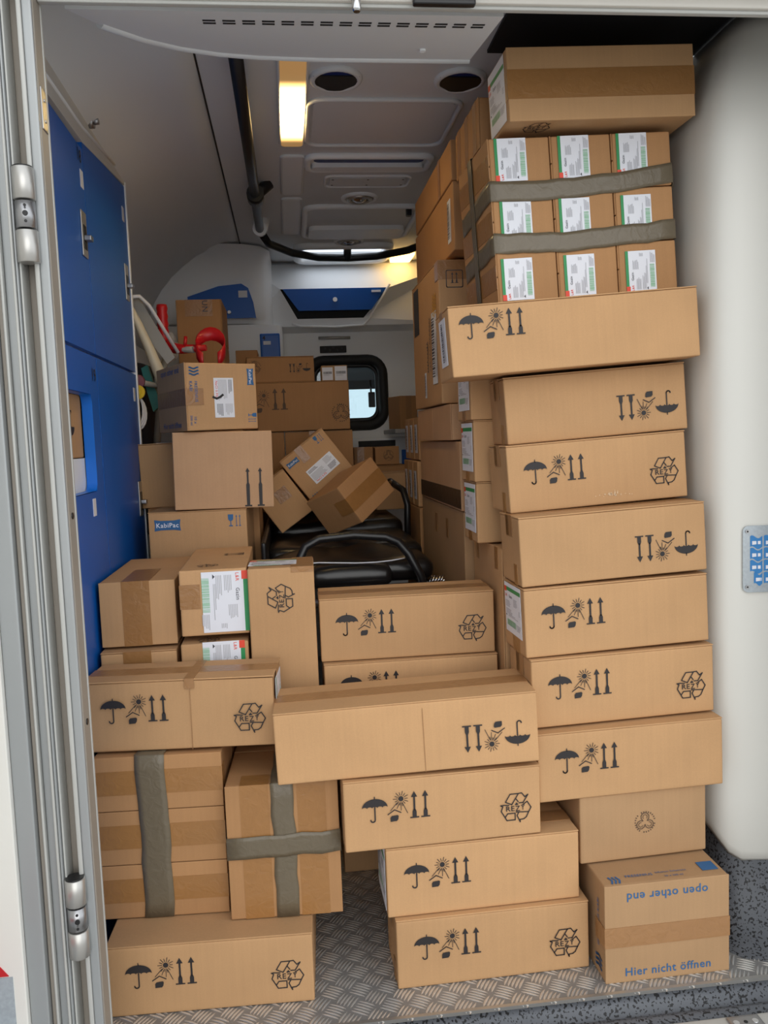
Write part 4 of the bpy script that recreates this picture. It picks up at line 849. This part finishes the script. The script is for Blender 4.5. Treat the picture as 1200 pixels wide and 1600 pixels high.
c = carton('carton standing upright on its end with sideways REZY mark', .150, .150, .404, (-.029, 1.885, .4335), -.02, seam=None); c.mark('front', 'rezy', .072, .335, .066, math.pi/2, 'recycling_mark'); c.label('top', 'gauze', .055, .075, .11, 0, .6); c.tape('top', 'v', .82, .05, (.012, .012), mat='tape_brown')
# ---- left
c = ucarton('bottom left umbrella carton on the floor beside the door jamb', (-.200, 1.611, 0.0005), -.042, rezy=True, d=.36, h=.144)
r, cs = bundle('bundle of three stacked small cartons bound with grey tape at the left', (-.296, 1.712, .147), -.06, 0, 1, 2, 3, .262, .15, BH, 'front', 'u')
for i, j, k, c in cs:
    if j == 0: c.tape('front', 'u', .52, .05, (.03, .03), mat='tape_brown')
band(r, [(-.012, -.0024, .0), (-.012, -.0028, .18), (-.014, -.0026, 3*BH-.001), (-.014, 0, 3*BH+.0012), (-.014, .28, 3*BH+.0012)], .060, (1, 0, 0), seed=21)
r, cs = bundle('bundle of upright small cartons crossed with grey tape at lower left', (-.046, 1.667, .147), -.045, 0, 2, 2, 1, .115, .19, .283, 'front', 'v')
for i, j, k, c in cs:
    if j == 0: c.tape('front', 'v', .52, .058, (.0, .05), mat='tape_brown')
band(r, [(.002, -.0026, .0), (.002, -.003, .15), (.0, -.0026, .282), (.0, 0, .2842), (.0, .3, .2842)], .046, (1, 0, 0), seed=33)
band(r, [(-.1155, .30, .150), (-.1160, .0, .150), (-.115, -.0034, .150), (0, -.0044, .152), (.115, -.0034, .156), (.1160, 0, .156), (.1160, .3, .156)], .046, (0, 0, 1), seed=35)
c = ucarton('creased umbrella carton with taped top lying on the left bundle', (-.247, 1.724, .4945), -.095, rezy=True, w=.393, d=.142, h=.148, dent=.006); c.label('right', 'gauze', .07, .085, .10, math.pi/2, .9); c.tape('front', 'v', .56, .001, span=(0, 1), mat='tape_clear', name='crease'); c.tape('top', 'v', .56, .02, (.02, 0), mat='tape_clear', lift=.0006)
c = carton('taped plain carton against the blue lockers', .168, .39, .148, (-.354, 1.932, .669), -.005, seam='front', along='v'); c.tape('front', 'v', .48, .062, (0, .18), mat='tape_brown')
c = carton('carton barely showing under the plain one by the lockers', .168, .39, .168, (-.354, 1.905, .4945), 0); c.tape('front', 'v', .48, .062, mat='tape_brown')
c = carton('carton with large white and green product label facing out', .152, .395, .151, (-.181, 1.906, .688), .006, seam=None); c.label('front', 'gauze', .098, .076, .138, -math.pi/2, .70, 'product_label'); c.tape('front', 'u', .6, .055, span=(0, .3), mat='tape_brown')
c.mark('top', 'rezy', .06, .06, .05, math.pi, 'recycling_mark'); c.mark('top', 'arrow_mark', .11, .24, .05, math.pi/2)
c = carton('cropped label carton directly under the green-striped one', .150, .38, .180, (-.184, 1.890, .4945), .006, seam=None); c.label('front', 'gauze', .092, .12, .125, -math.pi/2, .70, 'product_label'); c.mark('top', 'rezy', .06, .03, .05, math.pi, 'recycling_mark')
# ---- left stack further in
c = carton('large hidden carton carrying the brand-plate carton', .33, .22, .736, (-.255, 2.335, 0), mat='cardboard_brown'); c = carton('hidden carton behind the brand-plate carton', .33, .36, .932, (-.26, 2.575, 0), mat='cardboard_brown')
c = carton('carton with blue KabiPac plate and goblet mark', .271, .20, .20, (-.257, 2.36, .7375), -.05, seam='top'); c.mark('front', 'kabipac', .053, .163, .072); c.mark('front', 'goblet_mark', .237, .168, .036)
c = carton('pinkish carton with two tall black arrows on its front', .272, .20, .214, (-.180, 2.365, .939), .10, .015, mat='cardboard_pink', seam=None); c.mark('front', 'long_arrow_mark', .218, .058, .108, 0, 'arrow_mark')
c = carton('dented carton with blue lettering and white label on top of the left stack', .205, .265, .183, (-.172, 2.365, 1.157), .42, mat='cardboard', seam='left', dent=.004); c.mark('front', 'wave_logo', .026, .160, .028, -math.pi/2); c.text('front', 'FRESENIUS', .030, .105, .056, -math.pi/2); c.text('front', 'KABI', .016, .12, .026, -math.pi/2); c.mark('front', 'kabipac', .187, .145, .046, -math.pi/2); c.mark('front', 'goblet_mark', .187, .032, .026, -math.pi/2); c.text('front', '10 x', .024, .028, .018, -math.pi/2); c.text('front', '500 ml', .013, .028, .026, -math.pi/2)
c.label('front', 'ship', .108, .088, .108, -math.pi/2, .52); c.tape('left', 'u', .5, .045, (0, .05), mat='tape_brown'); c.text('left', 'open other end', .132, .165, .17); c.text('left', 'Hier nicht öffnen', .132, .018, .17)
m = MB(); m.polys(stroke([(-.014, .004), (-.004, 0), (.006, .004), (.014, .010)], .006), 'ink_black'); o = m.build('torn_spot', c.root); o.rotation_euler = (R(90), 0, 0); o.location = (-.012, -.0018, .086)
c = carton('leaning carton squeezed between lockers and the two-arrow carton', .20, .20, .195, (-.345, 2.60, .9335), -.06, -.02, seam='top'); c.label('top', 'bar', .07, .06, .05, .2, .7)
# ---- on the stretcher
c = carton('tilted carton with blue brand marks and white label on the stretcher', .187, .265, .204, (.165, 2.90, .941), 0, -.640, seam='top'); c.mark('front', 'kabipac', .035, .172, .046); c.mark('front', 'goblet_mark', .155, .182, .03); c.label('front', 'ship', .105, .095, .108, .05); c.mark('front', 'wave_logo', .028, .028, .03); c.text('front', 'FRESENIUS', .078, .034, .055); c.text('front', 'KABI', .066, .020, .024); c.text('front', '10 x', .155, .034, .018); c.text('front', '500 ml', .155, .022, .026); c.tape('front', 'v', .42, .03, span=(.72, 1), mat='tape_clear')
c = carton('tilted plain carton leaning left of the brand-marked one', .135, .24, .175, (.024, 2.865, .845), 0, -.61, seam='top'); c.tape('front', 'u', .6, .045, span=(.42, .78), mat='tape_brown')
c = carton('tilted plain carton turned corner-on at the right of the stretcher', .173, .191, .135, (.172, 2.665, .832), rot=((.5521, .6265, -.5502), (-.7791, .6226, -.0729), (.2969, .4689, .8319)), mat='cardboard_brown', seam='right', along='u'); c.tape('right', 'u', .5, .05, (.06, 0), mat='tape_brown')
c = carton('wide dim carton with two arrows behind the tilted cartons', .36, .22, .19, (.068, 3.30, 1.157), mat='cardboard_brown', seam='top'); c.mark('front', 'thin_arrows', .09, .125, .08); c.mark('front', 'thin_sun', .02, .12, .08); c.mark('front', 'ring', .325, .065, .07, 0, 'recycling_mark')
c = carton('dim carton with upside-down symbols on the wide two-arrow carton', .262, .20, .100, (-.012, 3.34, 1.349), .06, mat='cardboard_brown', seam='top'); handling(c, True, inset=.03, vtop=.055, scale=.62); c.mark('front', 'ring', .03, .06, .05, 0, 'recycling_mark')
c = carton('small white carton standing against the partition window', .105, .10, .065, (.20, 3.40, 1.349), mat='cardboard_grey', seam=None); c.label('front', 'bar', .025, .032, .042, 0, 1.2); c.label('front', 'bar', .078, .032, .048, 0, 1.2)
c = carton('dim narrow carton supporting the left end of the wide dim carton', .15, .24, .31, (-.086, 3.31, .845), mat='cardboard_brown', seam=None)
c = carton('dim carton supporting the right of the wide dim carton', .264, .24, .31, (.124, 3.31, .845), mat='cardboard_brown', seam=None); c.tape('front', 'v', .45, .05, span=(.85, 1), mat='tape_clear')
c = carton('tiny taped carton below the window beside the ring-marked one', .082, .14, .078, (.322, 3.60, 1.003), mat='cardboard_brown', seam=None); c.tape('front', 'v', .35, .03, mat='tape_clear')
c = carton('tiny carton with round recycling ring below the window', .105, .14, .078, (.424, 3.60, 1.002), mat='cardboard_brown', seam=None); c.mark('front', 'ring', .058, .04, .045, 0, 'recycling_mark')
c = carton('flat wide carton under the two tiny cartons below the window', .25, .28, .155, (.375, 3.57, .845), mat='cardboard_brown', seam='top')
c = carton('pale carton peeking out behind the corner-on tilted carton', .13, .14, .145, (.395, 3.22, .84), mat='cardboard_grey', seam='top')
# ---- far left
c = carton('upright dim carton marked UN behind the red crutch', .165, .30, .31, (-.300, 3.20, 1.34), mat='cardboard_brown', seam='right', along='u'); c.text('front', 'UN', .105, .285, .040, -math.pi/2, 'ink_dark'); c.tape('front', 'u', .9, .06, span=(.2, .8), mat='tape_clear')
c = carton('large hidden carton carrying the UN carton', .22, .34, 1.338, (-.27, 3.18, 0), mat='cardboard_brown')
c = carton('thin slice of a carton right of the UN carton', .09, .2, .14, (-.150, 3.56, 1.36), mat='cardboard_brown', seam=None); c = carton('hidden carton under the thin slice carton', .17, .3, 1.358, (-.17, 3.56, 0), mat='cardboard_brown')
# ---- far right small cartons
k = 0
for tier, z, h, n in (('upper', 1.035, .15, 3), ('lower', .872, .16, 3)):
    for j in range(n):
        c = carton('%s of the %s row of slim label cartons beyond the dark-taped carton' % (('nearest', 'middle', 'farthest')[j], tier), .11, .105, h, (.508-.008*(tier == 'lower'), 2.90+.112*j, z), mat='cardboard', seam=None); c.label('left', 'bar', .05, .075, .10, math.pi/2, .5)
c = carton('hidden carton carrying the slim label cartons', .14, .36, .87, (.515, 2.88, 0), mat='cardboard_brown', seam=None)
r = empty('wall_shelf', (.60, 3.90, 1.135)); tag(r, 'grey wall shelf beyond the slim label cartons', 'shelf'); m = MB(); m.box(-.11, .30, -.08, .38, 0, .02, 'grey_plastic', .003); m.build('board', r); m = MB(); m.box(.28, .30, -.08, .38, -.06, 0, 'grey_plastic'); m.build('bracket', r)
c = carton('small taped carton on the grey shelf near the partition', .09, .12, .15, (.562, 3.86, 1.156), .35, mat='cardboard_brown', seam='front', along='v'); c.tape('front', 'v', .5, .03, mat='tape_clear')
c = carton('carton with upturned umbrella seen through the blue locker opening', .26, .09, .145, (-.4715, 1.90, 1.0995), R(90), mat='cardboard', seam=None); c.mark('front', 'umbrella_mark', .155, .075, .06, math.pi)

# ================================================================= CRUTCHES AND CLUTTER BEHIND THE LOCKERS
r = empty('forearm_crutch', (-.45, 2.95, .9)); tag(r, 'grey forearm crutch with red grip and red cuff lying behind the lockers', 'crutch')
m = MB(); m.tube([(-.02, .0, 0.0), (.04, -.03, .45), (.075, -.05, .555)], .012, 'grey_plastic', 12); m.tube([(.065, -.06, .548), (.11, -.08, .535), (.16, -.10, .53)], .011, 'grey_plastic', 12); m.build('shaft', r)
m = MB(); zs = [i*.0125 for i in range(11)]; m.tube([(.058+.002*math.sin(z), -.05, .560+z) for z in zs], [.019 if i % 2 else .0165 for i in range(11)], 'red_plastic', 14); m.build('grip', r)
m = MB(); m.tube([(.055, -.05, .555), (.085, -.062, .542), (.12, -.08, .535), (.20, -.10, .535)], [.02, .018, .016, .010], 'red_plastic', 12)
rows = []
for i in range(15):
    a = R(-60+300*i/14); rows.append([(.215+.045*math.cos(a)*1.0, -.11+.05*math.sin(a)*.6, .535+.048*math.sin(a)*1+z) for z in (-.022, 0, .022)])
m.grid(rows, 'red_plastic'); m.tube([(.13, -.09, .54), (.135, -.09, .575)], .006, 'red_plastic', 8); o = m.build('cuff', r); s = o.modifiers.new('solid', 'SOLIDIFY'); s.thickness = .004
r = empty('folding_frame', (-.47, 2.72, .9)); tag(r, 'cream bent tube frame leaning behind the locker edge', 'frame')
m = MB(); m.tube([(.0, .0, .66), (.025, .02, .60), (.05, .04, .53), (.075, .055, .45), (.095, .07, .38)], [.012, .013, .015, .019, .02], 'cream_plastic', 12); m.build('leg', r)
m = MB(); m.tube([(0, .02, .685), (.03, .04, .69), (.055, .06, .665), (.13, .12, .52)], .006, 'label_white', 10); m.build('hoop', r)
m = MB(); m.prism([(-.01, .68), (.025, .69), (.125, .50), (.10, .48), (.02, .60)], .07, .085, 'y', 'grey_plastic'); m.build('plate', r)
r = empty('crutch_tip', (-.455, 2.72, 1.32)); tag(r, 'mauve round rubber tip on a grey tube behind the locker edge', 'crutch tip'); m = MB(); m.tube([(0, -.01, 0), (.0, .02, .004)], .021, 'mauve_rubber', 16); m.build('tip', r); m = MB(); m.tube([(.005, .01, 0), (.06, .08, -.01)], .009, 'grey_plastic', 10); m.build('tube', r)
m = MB(); m.prism([(-.455, 1.37), (-.435, 1.38), (-.40, 1.25), (-.425, 1.23), (-.44, 1.29)], 2.80, 2.83, 'y', 'teal_plastic'); tag(fix_normals(m.build('teal_case')), 'teal plastic case wedged behind the locker edge', 'case')
r = empty('hose_coil', (-.462, 2.705, 1.235)); tag(r, 'coiled white hose hanging at the locker edge', 'hose'); m = MB()
for k in range(3): m.tube([((.021+.003*k)*math.cos(R(a)), .008*k, .05*math.sin(R(a))-.006*k) for a in range(0, 360, 20)], .0035, 'label_white', 8, closed=True)
m.build('coil', r)
r = empty('yellow_cap', (-.452, 2.69, 1.29)); tag(r, 'yellow round cap above the white hose coil', 'cap'); m = MB(); m.tube([(0, 0, -.002), (0, .012, -.002)], .022, 'yellow_plastic', 18); m.build('disc', r); m = MB(); m.tube([(0, -.004, -.002), (0, 0, -.002)], .012, 'yellow_plastic', 14); m.build('boss', r)
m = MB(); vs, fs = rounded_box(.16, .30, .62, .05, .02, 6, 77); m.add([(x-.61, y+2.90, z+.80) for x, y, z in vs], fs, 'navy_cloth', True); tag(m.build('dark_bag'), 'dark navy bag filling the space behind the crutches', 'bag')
m = MB(); vs, fs = rounded_box(.10, .14, .10, .03, .015, 6, 78); m.add([(x-.47, y+3.06, z+1.425) for x, y, z in vs], fs, 'clear_bag', True); tag(m.build('plastic_bag'), 'clear crumpled plastic bag beside the red grip', 'bag')
